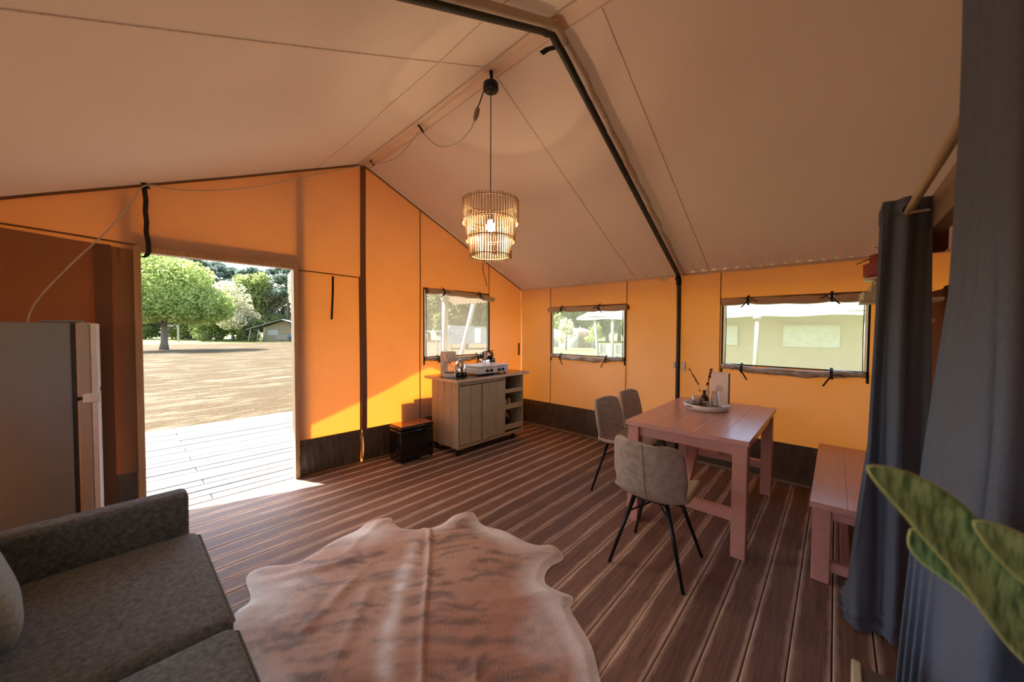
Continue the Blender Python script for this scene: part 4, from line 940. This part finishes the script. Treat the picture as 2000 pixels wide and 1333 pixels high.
dk_ = np.clip((vnoise(wv, 9, 10) * .45 + vnoise(wv, 22, 11) * .35 + vnoise(wv, 45, 13) * .2 - .46) * 4.2, 0, 1)
brown = np.array([.42, .20, .120]); tan = np.array([.50, .305, .20]); dark = np.array([.125, .068, .05]); white = np.array([.80, .79, .77])
m1 = np.clip(vnoise(hv, 1.6, 12) * 1.3 - .1, 0, 1)[:, None]
colr = brown * (1 - m1) + tan * m1; colr = colr * (1 - .85 * dk_[:, None]) + dark * .85 * dk_[:, None]; colr = colr * (1 - wh[:, None]) + white * wh[:, None]
rug = raw('cowhide_rug', np.column_stack([hv, z]), hf, M_hide); tag(rug, 'brown brindled cowhide rug with white edges on the plank floor', 'rug')
ca = rug.data.color_attributes.new('coat', 'FLOAT_COLOR', 'POINT'); ca.data.foreach_set('color', np.column_stack([colr, np.ones(len(colr))]).astype(np.float32).ravel())

# ================================================================ CURTAINS, ROD, BEAM
def curtain(name, label, x0, x1, nf, yo, zt, foot, eyelets=True, wave=.030):
    """cloth hung on a rod along x: zigzag folds; yo(z)->(outer y, inner y)"""
    c = thing(name, label, 'curtain', ((x0 + x1) / 2, -.24, 0), group='blue-grey curtains'); base = Vector(((x0 + x1) / 2, -.24, 0))
    def f(u, v):
        z = zt * (1 - v) + foot * v; a, b = yo(z); ph = u * nf * 2 * math.pi
        s = math.cos(ph); s = math.copysign(abs(s) ** .7, s)
        yv = (a + b) / 2 + (a - b) / 2 * s
        x = x0 + (x1 - x0) * u + .010 * math.sin(ph * 2 + 1.3) + .006 * math.sin(z * 5 + ph)
        if z < .16:
            k_ = (.16 - z) / .16; yv += .03 * k_ * math.sin(ph * 1.7 + 9 * u) + .012 * k_ * math.sin(z * 130 + ph * 2); x += .02 * k_ * math.sin(ph * 1.3 + z * 90)
        x += wave * math.sin((yv + .2) * 52 + .5 * math.sin(z * 1.3)) * (1 + .25 * math.sin(z * 2.1)) + .35 * wave * math.sin((yv + .2) * 95 + z * .8)
        return Vector((x, yv + .010 * math.sin(z * 2.3 + ph), z)) - base
    o = MB().sheet(f, int(nf * 60), 90).build('cloth', M_curtain, c, True, solid=.004)
    hem = MB().sheet(lambda u, v: f(u, .0 + .035 * v) + Vector((0, .003, 0)), int(nf * 60), 2).build('top_hem', M_curtain, c, True, solid=.004)
    if eyelets:
        for i in range(int(nf * 2)):
            u = (i + .5) / (nf * 2); p = f(u, .03); ring = [p + Vector((.004, .024 * math.cos(t), .024 * math.sin(t))) for t in [2 * math.pi * k / 20 for k in range(20)]]
            MB().tube(ring, .005, 6, closed=True).build('eyelet', M_caps, c, True)
    return c
curtain('curtain', 'blue-grey curtain bunched at the far end of the rod', 2.70, 2.50, 3.0, lambda z: (-.072 - .075 * min(1, z / .9), -.285 - .045 * min(1, z / 1.2)), 2.135, .012)
curtain('curtain', 'blue-grey curtain at the right edge nearest the camera', 1.44, 1.13, 3.5, lambda z: (-.135 - .075 * min(1, z / 1.6), -.43 - .03 * z / 2), 2.66, .012)
rd = thing('curtain_rod', 'round pale wooden curtain rod running along the beam', 'curtain rod', (1.6, -.235, 2.06))
MB().tube([(1.10, 0, 0), (.4, 0, 0), (-.11, 0, 0)], .0155, 14).build('rod', M_rod, rd, True); MB().lathe([(0, 0), (.024, .002), (.024, .02), (0, .024)], n=14).build('finial', M_rod, rd, True).location = (1.10, 0, -.012)
for x in (.82, -.06): MB().b2((x - .012, -.06, -.02), (x + .012, 0.0, -.012), .002).build('bracket', M_iron, rd)
r2 = thing('curtain_rod', 'short curtain rod overhead that carries the near curtain', 'curtain rod', (1.28, -.30, 2.62)); MB().tube([(-.30, 0, 0), (0, 0, 0), (.24, 0, 0)], .0155, 14).build('rod', M_rod, r2, True)
for x in (-.28, .22): MB().tube([(x, 0, 0), (x, 0, .40)], .004, 6).build('hanger', M_iron, r2)
bm_ = thing('partition_beam', 'wooden cross beam behind the curtain rod', 'beam', (1.6, -.345, 1.93))
MB().b2((-1.5, -.03, .05), (1.20, .03, .21), .003).build('timber', M_beam, bm_); MB().b2((1.12, -.05, -.02), (1.21, .05, .16), .003).build('end_block', M_darkpanel, bm_)
MB().b2((1.15, .055, -1.93), (1.20, .105, .05), .003).build('post', M_beam, bm_)
# bedroom lining seen in the gap between the curtains
lining = struct(MB().sheet(lambda u, v: Vector((3.1 + 1.35 * u, -.50 - .01 * math.sin(u * 20), 1.79 * v)), 20, 6).build('wall_bedroom', M_darkpanel, None, True, solid=.004), 'dark brown cloth bedroom partition between the curtains', 'partition')
MB().sheet(lambda u, v: Vector((4.44, -.85 - .88 * u, 2.1 * v)), 6, 6).build('side_light_block', M_darkpanel, lining, True, solid=.004)  # out of view, added to block the east wall's glow at this end
MB().sheet(lambda u, v: Vector((4.44 - 2.8 * u, -.85 - .88 * v, 2.12 + .01 * math.sin(9 * u))), 6, 6).build('top_lining', M_darkpanel, lining, True, solid=.004)
ps = thing('bedroom_post', 'thin pale post behind the bunched curtain', 'post', (3.40, -.40, 0)); MB().b2((-.012, -.012, 0), (.012, .012, 1.70), .002).build('upright', M_rod, ps); MB().b2((-.03, -.03, 0), (.03, .03, .012), .002).build('foot_plate', M_iron, ps)
sh = thing('wall_shelf', 'small plank shelf ending behind the bunched curtain', 'shelf', (3.33, -.29, 1.690))
MB().b2((-.12, -.17, 0), (.12, .18, .020), .002).build('board', M_sideEdge, sh); MB().bar((0, -.15, -.12), (0, .0, -.002), .02, .02).build('bracket', M_rod, sh)
BKZ = 1.7105
def book(label, c, z, w, d, h, rz, cov):
    b = thing('book', label, 'book', (c[0], c[1], z), rz, 'books on the shelf')
    MB().b2((-w / 2 + .004, -d / 2 + .004, .003), (w / 2 - .002, d / 2 - .004, h - .003)).build('pages', M_paper, b)
    for z0 in (0, h - .003): MB().b2((-w / 2, -d / 2, z0), (w / 2, d / 2, z0 + .003)).build('cover', cov, b)
    MB().b2((w / 2 - .003, -d / 2, .003), (w / 2, d / 2, h - .003)).build('spine', cov, b)
book('thick pale book at the bottom of the shelf stack', (3.33, -.245), BKZ, .21, .26, .052, math.radians(4), M_cover1)
book('pale book second from the bottom of the shelf stack', (3.33, -.262), BKZ + .0525, .19, .22, .034, math.radians(2), M_cover1)
book('dark olive book on top of the shelf stack under the red pot', (3.33, -.27), BKZ + .087, .17, .20, .040, math.radians(0), M_cover2)
rp_ = thing('plant_pot', 'red ribbed plant pot standing on the stack of books', 'plant pot', (3.33, -.262, BKZ + .1275))
MB().lathe([(0, 0), (.135, 0), (.140, .012), (.140, .015), (0, .015)], n=40).build('saucer', M_cover1, rp_, True)
MB().lathe([(0, .016), (.120, .016), (.138, .030), (.140, .105), (.134, .110), (.112, .112)], n=72, ripple=.010, rn=1).build('ribbed_body', M_red, rp_)
MB().lathe([(.112, .112), (.112, .165), (.106, .165), (.104, .15), (0, .15)], n=48).build('collar', M_red, rp_, True); MB().lathe([(.103, .151), (0, .156)], n=20).build('soil', M_soil, rp_)
pp = thing('small_plant', 'small plant with dark pointed leaves in the red pot', 'plant', (3.33, -.262, BKZ + .1275 + .155))
random.seed(5)
def leaf_blade(p0, d, L, w, bend, mat, name, parent):
    d = Vector(d).normalized(); side = d.cross(Vector((0, 0, 1))).normalized(); upv = side.cross(d)
    def f(u, v): s = math.sin(math.pi * min(1, .12 + u * .88)) ** .8 * (1 - .15 * u); return Vector(p0) + d * (L * u) + upv * (bend * u * u) + side * ((v - .5) * w * s) + upv * (abs(v - .5) * w * .3)
    return MB().sheet(f, 10, 4).build(name, mat, parent, True, solid=.0015)
M_dkleaf = basic('dark_leaf', (.10, .10, .045), (.05, .05, .025), 30, .5); M_paleleaf = basic('pale_leaf', (.40, .28, .17), (.22, .15, .09), 30, .6)
for a, el, L, w, bd, mm in ((95, .1, .17, .035, -.06, M_dkleaf), (70, .9, .09, .03, 0, M_paleleaf), (100, .6, .11, .025, .0, M_dkleaf), (20, 1.2, .10, .03, 0, M_dkleaf), (-60, .6, .12, .035, -.02, M_paleleaf), (-30, .3, .12, .03, -.03, M_dkleaf), (180, .8, .1, .03, 0, M_dkleaf), (140, 1.1, .1, .03, 0, M_paleleaf)):
    a = math.radians(a); leaf_blade((0, 0, 0.0), (math.cos(a) * math.cos(el), math.sin(a) * math.cos(el), math.sin(el)), L, w, bd, mm, 'leaf', pp)
MB().tube([(0, 0, -.005), (0, 0, .03)], .006, 6).build('stem', M_stem, pp)

# ================================================================ FOREGROUND PLANT ON ITS TABLE
sd = thing('side_table', 'dark-topped side table with cream edge at the lower right', 'side table', (.80, -.33, 0))
MB().b2((-.24, -.28, .775), (.24, .275, .800), .002).build('top', M_sideTop, sd); MB().b2((-.24, .2755, .76), (.24, .290, .806), .002).build('edge_trim', M_sideEdge, sd)
for sx in (-1, 1):
    for sy in (-1, 1): MB().b2((sx * .20 - .02, sy * .24 - .02, 0), (sx * .20 + .02, sy * .24 + .02, .774), .002).build('leg', M_sideTop, sd)
pt = thing('snake_plant', 'snake plant with broad green leaves edged yellow in the right foreground', 'plant', (.885, -.34, .8))
MB().lathe([(0, 0), (.075, 0), (.080, .005), (.098, .135), (.100, .15), (.092, .15), (.090, .135), (0, .13)], n=32).build('pot', M_pot, pt, True); MB().lathe([(.088, .131), (0, .135)], n=20).build('soil', M_soil, pt)
P0 = Vector((.885, -.34, .8))
def snake(pts, w, roll):
    pts = smooth([Vector(p) - P0 for p in pts], 8); n = len(pts) - 1
    frames = []
    for i, p in enumerate(pts):
        t = (pts[min(i + 1, n)] - pts[max(i - 1, 0)]).normalized(); s = t.cross(Vector((math.cos(roll), math.sin(roll), .25))).normalized(); frames.append((p, t, s, t.cross(s)))
    def prof_w(u): return w * (.38 + .62 * math.sin(math.pi * (.12 + .50 * u))) * (1 - max(0, (u - .62) / .38) ** 2.4) + .001
    def f(u, v):
        i = min(int(u * n), n); p, t, s, nn = frames[i]; k_ = v - .5; return p + s * (k_ * prof_w(u)) + nn * (-.35 * prof_w(u) * (k_ * 2) ** 2 * .3)
    o = MB().sheet(f, n, 10).build('leaf', M_leaf, pt, True, solid=.0035)
    for e in (0, 1): MB().tube([f(i / n, e) for i in range(n + 1)], .0014, 6).build('leaf_margin', M_leafedge, o, True)
snake([(.885, -.33, .94), (.868, -.262, 1.02), (.842, -.204, 1.085), (.797, -.146, 1.188), (.752, -.090, 1.262), (.702, -.036, 1.312)], .076, math.radians(215))
snake([(.90, -.34, .94), (.93, -.28, 1.0), (.925, -.21, 1.06), (.905, -.155, 1.115), (.885, -.110, 1.150), (.868, -.098, 1.178)], .05, math.radians(215))
snake([(.87, -.36, .94), (.87, -.31, 1.05), (.845, -.25, 1.14), (.815, -.19, 1.20), (.775, -.143, 1.245)], .055, math.radians(200))
snake([(.91, -.37, .94), (.95, -.40, 1.1), (.96, -.42, 1.25), (.965, -.425, 1.38)], .05, math.radians(200))
snake([(.86, -.37, .94), (.82, -.42, 1.1), (.80, -.45, 1.28)], .05, math.radians(200))

# ================================================================ OUTSIDE: PORCH, NEIGHBOURS, TREES
def post(label, p0, p1, r, name='porch_post', cat='post'):
    t = thing(name, label, cat, p0); d = Vector(p1) - Vector(p0)
    MB().tube([Vector((0, 0, 0)), d * .5, d], r, 12).build('log', M_post, t, True); MB().tube([d * .965, d * .995], r * 1.25, 12).build('cap', M_whitepaint, t, True); return t
post('upright porch post seen through the gable window', (4.47, 5.88, -.02), (4.47, 5.88, zroof(4.47, 5.9) - .02), .062)
post('slanting porch pole seen through the gable window', (4.58, 5.95, -.26), (5.32, 5.95, 2.15), .05)
post('porch post left of the doorway outside', (-.78, 5.88, -.02), (-.78, 5.88, zroof(-.78, 5.9) - .02), .055)
for i, (x0, x1, z1, lab) in enumerate(((2.33, 2.50, .63, 'low crate outside, a red shadow on the lit gable cloth'), (2.505, 3.30, .665, 'longer crate outside behind the cabinet, a red shadow on the gable cloth'))):
    t = thing('storage_crate', lab, 'crate', ((x0 + x1) / 2, 4.10, 0)); w = x1 - x0
    MB().b2((-w / 2, -.09, .002), (w / 2, .09, z1 - .03), .004).build('box', M_greyplastic, t); MB().b2((-w / 2 - .0, -.095, z1 - .029), (w / 2, .095, z1), .004).build('lid', M_greyplastic, t)

def leaves(centres, n, size, seed, squash=1.0, droop=0.0):
    """n small leaf quads scattered in ellipsoid blobs: centres = (x,y,z,rx,ry,rz,weight)"""
    r = np.random.default_rng(seed); cs = np.array(centres, float); wts = cs[:, 6] / cs[:, 6].sum(); k_ = r.choice(len(cs), n, p=wts)
    d = r.normal(size=(n, 3)); d /= np.linalg.norm(d, axis=1)[:, None]; rad = r.random(n) ** .42
    p = cs[k_, :3] + d * rad[:, None] * cs[k_, 3:6]
    a = r.normal(size=(n, 3)); a /= np.linalg.norm(a, axis=1)[:, None]; b = np.cross(a, r.normal(size=(n, 3))); b /= np.linalg.norm(b, axis=1)[:, None] + 1e-9
    s = size * (.6 + .8 * r.random(n))[:, None]; b[:, 2] *= squash
    v = np.stack([p - a * s, p + b * s * .55, p + a * s, p - b * s * .55], 1).reshape(-1, 3)
    f = np.arange(n * 4).reshape(-1, 4); return v, f
def add_leaves(v, f, name, mat, parent):
    me = bpy.data.meshes.new(name); me.vertices.add(len(v)); me.vertices.foreach_set('co', v.astype(np.float32).ravel()); me.loops.add(f.size); me.loops.foreach_set('vertex_index', f.astype(np.int32).ravel())
    me.polygons.add(len(f)); me.polygons.foreach_set('loop_start', np.arange(0, f.size, 4, dtype=np.int32)); me.update(calc_edges=True); me.validate(); me.materials.append(mat)
    o = bpy.data.objects.new(name, me); COL.objects.link(o); o.parent = parent; o['kind'] = 'stuff'; return o
def trunk(parent, h, r, seed, nbr=6, lean=.0, spread=.5, z0=.25):
    rr = random.Random(seed); m = MB(); pts = [Vector((lean * t * t * h + .05 * math.sin(5 * t), .04 * math.sin(4 * t + 1), h * t)) for t in [i / 8 for i in range(9)]]
    m.tube(pts, [r * (1.25 if i == 0 else 1 - .075 * i) for i in range(9)], 9)
    for b in range(nbr):
        t = z0 + (.85 - z0) * b / max(1, nbr - 1); a = rr.uniform(0, 6.28); p = pts[int(t * 8)]; L = h * spread * (1.1 - t) * rr.uniform(.7, 1.1)
        m.tube([p, p + Vector((math.cos(a) * L * .5, math.sin(a) * L * .5, L * .35)), p + Vector((math.cos(a) * L, math.sin(a) * L, L * .8))], [r * .45, r * .3, r * .1], 6)
    return m.build('trunk', M_bark, parent, True)
GZ = -.27
lin = thing('linden_tree', 'bright green broad-crowned tree on the dry meadow seen through the doorway', 'tree', (2.68, 42.3, GZ))
trunk(lin, 5.2, .27, 1, 9, spread=.5, z0=.36)
cs = [(.1, .1, 5.2, 3.3, 3.3, 2.9, 5), (-2.4, 0, 4.2, 2.2, 2.2, 1.7, 2), (3.0, -.6, 4.0, 1.9, 2.0, 1.6, 2), (1.0, -2.0, 3.8, 2.4, 2.0, 1.5, 1.5), (-.8, 1.0, 7.2, 2.1, 2.1, 1.6, 1.5), (1.7, .4, 6.3, 1.9, 1.9, 1.6, 1.4), (-1.5, -1.2, 2.9, 1.7, 1.7, .8, .8), (1.9, -1.0, 2.8, 2.1, 1.7, .7, .9), (3.9, -.4, 3.3, 1.0, 1.0, .8, .5)]
add_leaves(*leaves(cs, 26000, .115, 11), 'foliage', M_linden, lin)
PINES = [(3.3, 91.6, 17), (5.2, 83.6, 15), (7.9, 89.6, 16), (8.4, 77.2, 13.2), (10.9, 83.3, 13.5), (11.7, 76.4, 12.2), (14.6, 79.2, 12.6), (15.6, 72.2, 11.8), (18.3, 73.7, 12), (18.6, 65.8, 12.5), (22.0, 68.0, 13)]
WOODS = [(22.9, 61.0, 14), (28.1, 61.3, 14), (30.6, 55.5, 15), (32.5, 50.5, 13), (36.3, 52.2, 15), (34.1, 45.8, 14), (40.5, 50.5, 15), (38.2, 44.1, 14), (42.3, 45.7, 15), (39.5, 39.8, 13), (44.5, 40.3, 14), (48.3, 39.0, 14), (47.2, 34.3, 15), (53.3, 36.5, 14), (51.1, 32.9, 15), (50.8, 30.3, 14), (57.4, 31.9, 15), (53.3, 27.5, 14), (58.4, 27.8, 15), (58.3, 25.0, 14), (63.2, 22.5, 14), (64.6, 18.0, 14)]
def pine_proto(seed, n, mat, name, label, group):
    t = thing(name, label, 'tree', (0, 0, GZ), group=group); rr = random.Random(seed); trunk(t, 12.6, .22, seed, 9, lean=rr.uniform(-.006, .006), spread=.22, z0=.5)
    cs = []
    for i in range(11): 
        a = rr.uniform(0, 6.28); d = rr.uniform(.3, 2.2); zz = rr.uniform(7.2, 13.2); cs.append((math.cos(a) * d, math.sin(a) * d, zz, rr.uniform(.9, 1.7), rr.uniform(.9, 1.7), rr.uniform(.4, .8), 1))
    add_leaves(*leaves(cs, n, .30, seed + 50), 'crown', mat, t); return t
pA = pine_proto(21, 3800, M_pineleaf, 'pine_tree', 'tall blue-green pine in the wood behind the meadow, seen through the doorway', 'pines behind the meadow')
pB = pine_proto(22, 3400, M_pineleaf, 'pine_tree', 'tall blue-green pine in the wood behind the meadow, seen through the doorway', 'pines behind the meadow')
for i, (x, yy, h) in enumerate(PINES):
    o = (pA if i == 0 else pB if i == 1 else copy_tree((pA, pB)[i % 2])); o.location = (x, yy, GZ); o.rotation_euler = (0, 0, i * 1.3); o.scale = (h / 13.5,) * 3
def decid(name, label, seed, h, w, n, size, mat, group=None, base=.25, cols=9):
    t = thing(name, label, 'tree' if h > 4 else 'shrub', (0, 0, GZ), group=group); rr = random.Random(seed); trunk(t, h * .8, .018 * h + .03, seed, 7, spread=.35, z0=.15)
    cs = [(0, 0, h * (.5 + base * .5), w * .35, w * .35, h * .5 * (1 - base), 3)]
    for i in range(cols): a = rr.uniform(0, 6.28); d = rr.uniform(.2, .42) * w; q = rr.random(); cs.append((math.cos(a) * d * (1.1 - .5 * q), math.sin(a) * d * (1.1 - .5 * q), h * (base + (.9 - base) * q), w * .2, w * .2, h * .14, 1))
    add_leaves(*leaves(cs, n, size, seed + 90), 'foliage', mat, t); return t
d = decid('blossom_tree', 'pale cream blossoming tree in the middle of the doorway view', 31, 8.8, 7.2, 6500, .17, M_blossom); d.location = (11.3, 64.9, GZ)
d = decid('young_tree', 'fresh green tree between the blossoming tree and the far tent', 32, 11.0, 6.4, 5500, .22, M_green); d.location = (15.0, 70.3, GZ)
d = decid('blossom_tree', 'cream-leaved tree cut off by the right door jamb', 33, 10.0, 4.0, 5000, .16, M_blossom, base=.3); d.location = (17.2, 55.2, GZ)
gA = decid('mixed_tree', 'grey-green tree of the wood behind the meadow, beyond the doorway', 45, 12, 6.5, 5200, .26, M_greygreen, 'mixed trees behind the meadow', .12)
for i, (x, yy, h) in enumerate(((8.9, 85.0, 13.5), (12.4, 80.0, 12), (13.9, 75.5, 11.5), (16.6, 76.6, 12), (17.6, 71.0, 11), (19.8, 72.5, 12), (21.0, 66.5, 11.5), (5.8, 88.0, 12), (2.4, 90, 12), (23.4, 66, 12))):
    o = gA if i == 0 else copy_tree(gA); o.location = (x, yy, GZ); o.rotation_euler = (0, 0, i * 2.3); o.scale = (h / 12,) * 3
wA = decid('woodland_tree', 'hazy green tree of the wood behind the mesh windows', 41, 14, 6.5, 4200, .34, M_green, 'woodland behind the windows', .12)
wB = decid('woodland_tree', 'hazy green tree of the wood behind the mesh windows', 42, 14, 6.0, 4200, .34, M_shrub, 'woodland behind the windows', .15)
for i, (x, yy, h) in enumerate(WOODS):
    o = (wA if i == 0 else wB if i == 1 else copy_tree((wA, wB)[i % 2])); o.location = (x, yy, GZ); o.rotation_euler = (0, 0, i * 2.1); o.scale = (h / 14,) * 3
sA = decid('shrub', 'dark green shrub at the far edge of the meadow', 51, 3.4, 4.4, 2600, .17, M_shrub, 'shrubs along the meadow edge', .05)
for i, (x, yy, s_) in enumerate(((8.4, 67.6, 1.1), (9.6, 66.0, .95), (13.0, 63.4, 1.0), (12.2, 65.0, .8), (3.0, 84.3, .9), (5.3, 85.5, 1.2), (6.5, 80.2, 1.0), (7.9, 78.2, 1.15), (10.6, 72, 1.4), (16.9, 67, 1.2), (19.6, 63, 1.2), (23.8, 58, 1.2), (1.2, 86, 1.1))):
    o = sA if i == 0 else copy_tree(sA); o.location = (x, yy, GZ); o.rotation_euler = (0, 0, i * 1.7); o.scale = (s_,) * 3
for i, (x, yy, h, s_) in enumerate(((27.8, 18.4, 3.0, 81), (32.3, 18.0, 2.6, 82))):
    o = decid('sapling', ('pale leafy sapling left of the dome tent', 'small sapling right of the dome tent')[i], s_, h, 1.9, 700, .13, M_blossom if i == 0 else M_green, 'saplings on the camp field', .3); o.location = (x, yy, GZ)
# far safari tent
ft = thing('safari_tent', 'distant beige safari tent with pale roof at the meadow edge', 'tent', (16.6, 60.6, GZ), math.radians(-28))
MB().prism([(-2.6, 0, 0), (2.6, 0, 0), (2.6, 0, 2.0), (0, 0, 3.1), (-2.6, 0, 2.0)], (0, 5, 0)).build('body', M_tentwall, ft)
for sx in (-1, 1): MB().prism([(0, -1.2, 3.2), (sx * 4.3, -1.2, 1.75), (sx * 4.3, 6, 1.75), (0, 6, 3.2)], (0, 0, .06)).build('roof_slope', M_whitepaint, ft)
w_ = MB().b2((-2.0, -.05, .95), (-.7, -.01, 1.7)).build('window', M_tentwin, ft); MB().b2((-2.03, -.06, 1.7), (-.67, -.01, 1.76)).build('flap', M_tentroof, w_)
MB().b2((.9, -.05, .05), (1.9, -.01, 1.95)).build('door', M_pine, ft)
for x in (-4.1, -3.1, -2.4, 2.5): MB().tube([(x, -1.0, 0), (x + .3, -1.0, 2.0 if x > -3 else 1.8)], .07, 8).build('post', M_post, ft, True)
for x in (-4.0, -3.2): MB().tube([(x + .9, -.4, 0), (x, -1.0, 1.8)], .05, 8).build('strut', M_bark, ft, True)
fb = thing('garden_bench', 'small slatted bench in front of the distant safari tent', 'bench', (16.0, 59.2, GZ), math.radians(-28))
for z_ in (.42, .62, .82): MB().b2((-.75, .2 if z_ > .5 else -.25, z_), (.75, .25 if z_ > .5 else .25, z_ + .09)).build('slat', M_post, fb)
for x in (-.65, .65): MB().b2((x - .04, -.2, 0), (x + .04, .25, .42)).build('leg', M_post, fb)
bq = thing('barbecue', 'blue-green covered barbecue beside the distant bench', 'barbecue', (17.1, 58.9, GZ)); MB().lathe([(0, .45), (.3, .5), (.42, .75), (.36, 1.0), (0, 1.15)], n=16).build('kettle', M_blueplastic, bq, True)
for a in (0, 2.1, 4.2): MB().tube([(math.cos(a) * .2, math.sin(a) * .2, .55), (math.cos(a) * .42, math.sin(a) * .42, 0)], .03, 6).build('leg', M_blackmetal, bq)
gl = thing('wooden_goal', 'pale wooden frame of two posts and crossbar behind the green tree', 'goal frame', (5.0, 66.5, GZ))
for x in (-.65, .65): MB().b2((x - .10, -.1, 0), (x + .10, .1, 2.1), .02).build('post', M_post, gl)
MB().b2((-.75, -.1, 2.1), (.75, .1, 2.28), .02).build('crossbar', M_post, gl)
# neighbouring safari tent beyond the side windows
nt_ = thing('neighbour_tent', 'neighbouring beige safari tent filling the wide side window', 'tent', (14.6, 0, GZ))
g0 = Vector((14.6, 0, GZ))
MB().sheet(lambda u, v: Vector((14.6 + .03 * math.sin(9 * u), -7 + 12.2 * u, GZ + (2.5) * v)) - g0, 30, 6).build('side_wall', M_tentwall, nt_, True)
MB().sheet(lambda u, v: Vector((13.15 + 4.6 * v, -8 + 16.2 * u, 2.07 + 1.35 * v - .03 * math.sin(u * 25) * (1 - v))) - g0, 40, 6).build('roof', M_tentroof, nt_, True)
MB().sheet(lambda u, v: Vector((13.15 - .02 * v, -8 + 16.2 * u, 2.07 - .10 * v - .02 * math.sin(u * 60) * v)) - g0, 60, 2).build('valance', M_tentroof, nt_, True)
MB().sheet(lambda u, v: Vector((14.6 + 3.2 * u, 5.2, GZ + (2.5 + .9 * u) * v)) - g0, 8, 4).build('gable_wall', M_tentwall, nt_, True)
for (a, b) in ((1.28, -.09), (2.95, 2.55)): 
    w_ = MB().b2(Vector((14.53, b, 1.04)) - g0, Vector((14.56, a, 1.71)) - g0).build('window', M_tentwin, nt_); MB().b2(Vector((14.50, b - .03, 1.71)) - g0, Vector((14.56, a + .03, 1.76)) - g0).build('flap', M_tentwall, w_)
for yy, lean in ((1.80, -.05), (-.60, 0), (7.4, .25), (6.6, 0), (-4, 0)): MB().tube([Vector((13.25, yy - lean, GZ)) - g0, Vector((13.25, yy, 2.05)) - g0], .065, 10).build('post', M_post, nt_, True)
MB().lathe([(0, 0), (.12, 0), (.13, .06), (.11, .14), (0, .16)], Vector((13.22, 1.80, 1.90)) - g0, 14).build('post_cap', M_whitepaint, nt_, True)
for p in ((1.0, .75), (2.7, 1.0)): MB().tube([Vector((13.25, 1.8, 1.15 if p[0] > 2 else 1.1)) - g0, Vector((13.4, p[0], .55)) - g0], .004, 5).build('guy_line', M_bark, nt_)
wc = thing('white_pallet_screen', 'white board screen beside the neighbouring porch in the corner window', 'screen', (13.4, 6.85, GZ))
for z_ in (.0, .42, .84): MB().b2((-.04, -.75, z_ + .02), (.04, .55, z_ + .40), .006).build('board', M_whitepaint, wc)
for yy in (-.6, .4): MB().b2((.041, yy - .04, 0), (.09, yy + .04, 1.26)).build('batten', M_whitepaint, wc)
# dome tents and caravan on the camp field
def dome(label, loc, r, h, rz):
    t = thing('dome_tent', label, 'tent', loc, rz, 'dome tents on the camp field')
    def f(u, v):
        a = u * 2 * math.pi; e = v * math.pi / 2; return Vector((math.cos(a) * r * math.cos(e) ** .8 * (1 + .05 * math.cos(4 * a)), math.sin(a) * r * .8 * math.cos(e) ** .8, h * math.sin(e)))
    b = MB().sheet(f, 36, 12).build('shell', M_dome, t, True)
    MB().sheet(lambda u, v: f(.56 + .10 * u, .02 + .60 * v) * 1.02, 8, 8).build('door', M_domedoor, t, True)
    for a in (.125, .375, .625, .875): MB().tube([f(a, i / 12) * 1.012 for i in range(12)], .03, 6).build('tent_pole', M_greyplastic, t, True)
dome('pale dome tent with brown door seen through the corner window', (34.6, 21.4, GZ), 2.8, 2.1, math.radians(15))
dome('pale dome tent cut off by the left edge of the corner window', (34.0, 24.6, GZ), 2.4, 2.0, math.radians(40))
cn = thing('camp_canopy', 'white flat canopy on dark legs seen through the gable window', 'canopy', (15.2, 20.6, GZ), math.radians(20))
MB().b2((-1.3, -.7, 1.66), (1.3, .7, 1.74), .02).build('cloth_top', M_whitepaint, cn)
for x, l in ((-.9, .28), (.45, .28)): MB().tube([(x, -.6, 1.66), (x + l, -.6, 0)], .045, 8).build('leg', M_greyplastic, cn, True); MB().tube([(x, .6, 1.66), (x + l, .6, 0)], .045, 8).build('leg', M_greyplastic, cn, True)
cv = thing('caravan', 'white caravan seen hazily through the gable window', 'caravan', (23.0, 27.0, GZ), math.radians(-30))
MB().prism([(-2.0, -1, .5), (2.2, -1, .5), (2.5, -1, 1.2), (1.7, -1, 2.15), (-1.6, -1, 2.25), (-2.1, -1, 1.4)], (0, 2, 0)).build('body', M_whitepaint, cv)
MB().b2((-1.2, -1.03, 1.3), (.2, -1.005, 1.85), .01).build('window', M_greyplastic, cv); MB().b2((.7, -1.03, .6), (1.3, -1.005, 2.0), .01).build('door', M_tag, cv); MB().tube([(-.2, -1.03, .3), (-.2, -.85, .3)], .32, 16).build('wheel', M_black, cv, True)
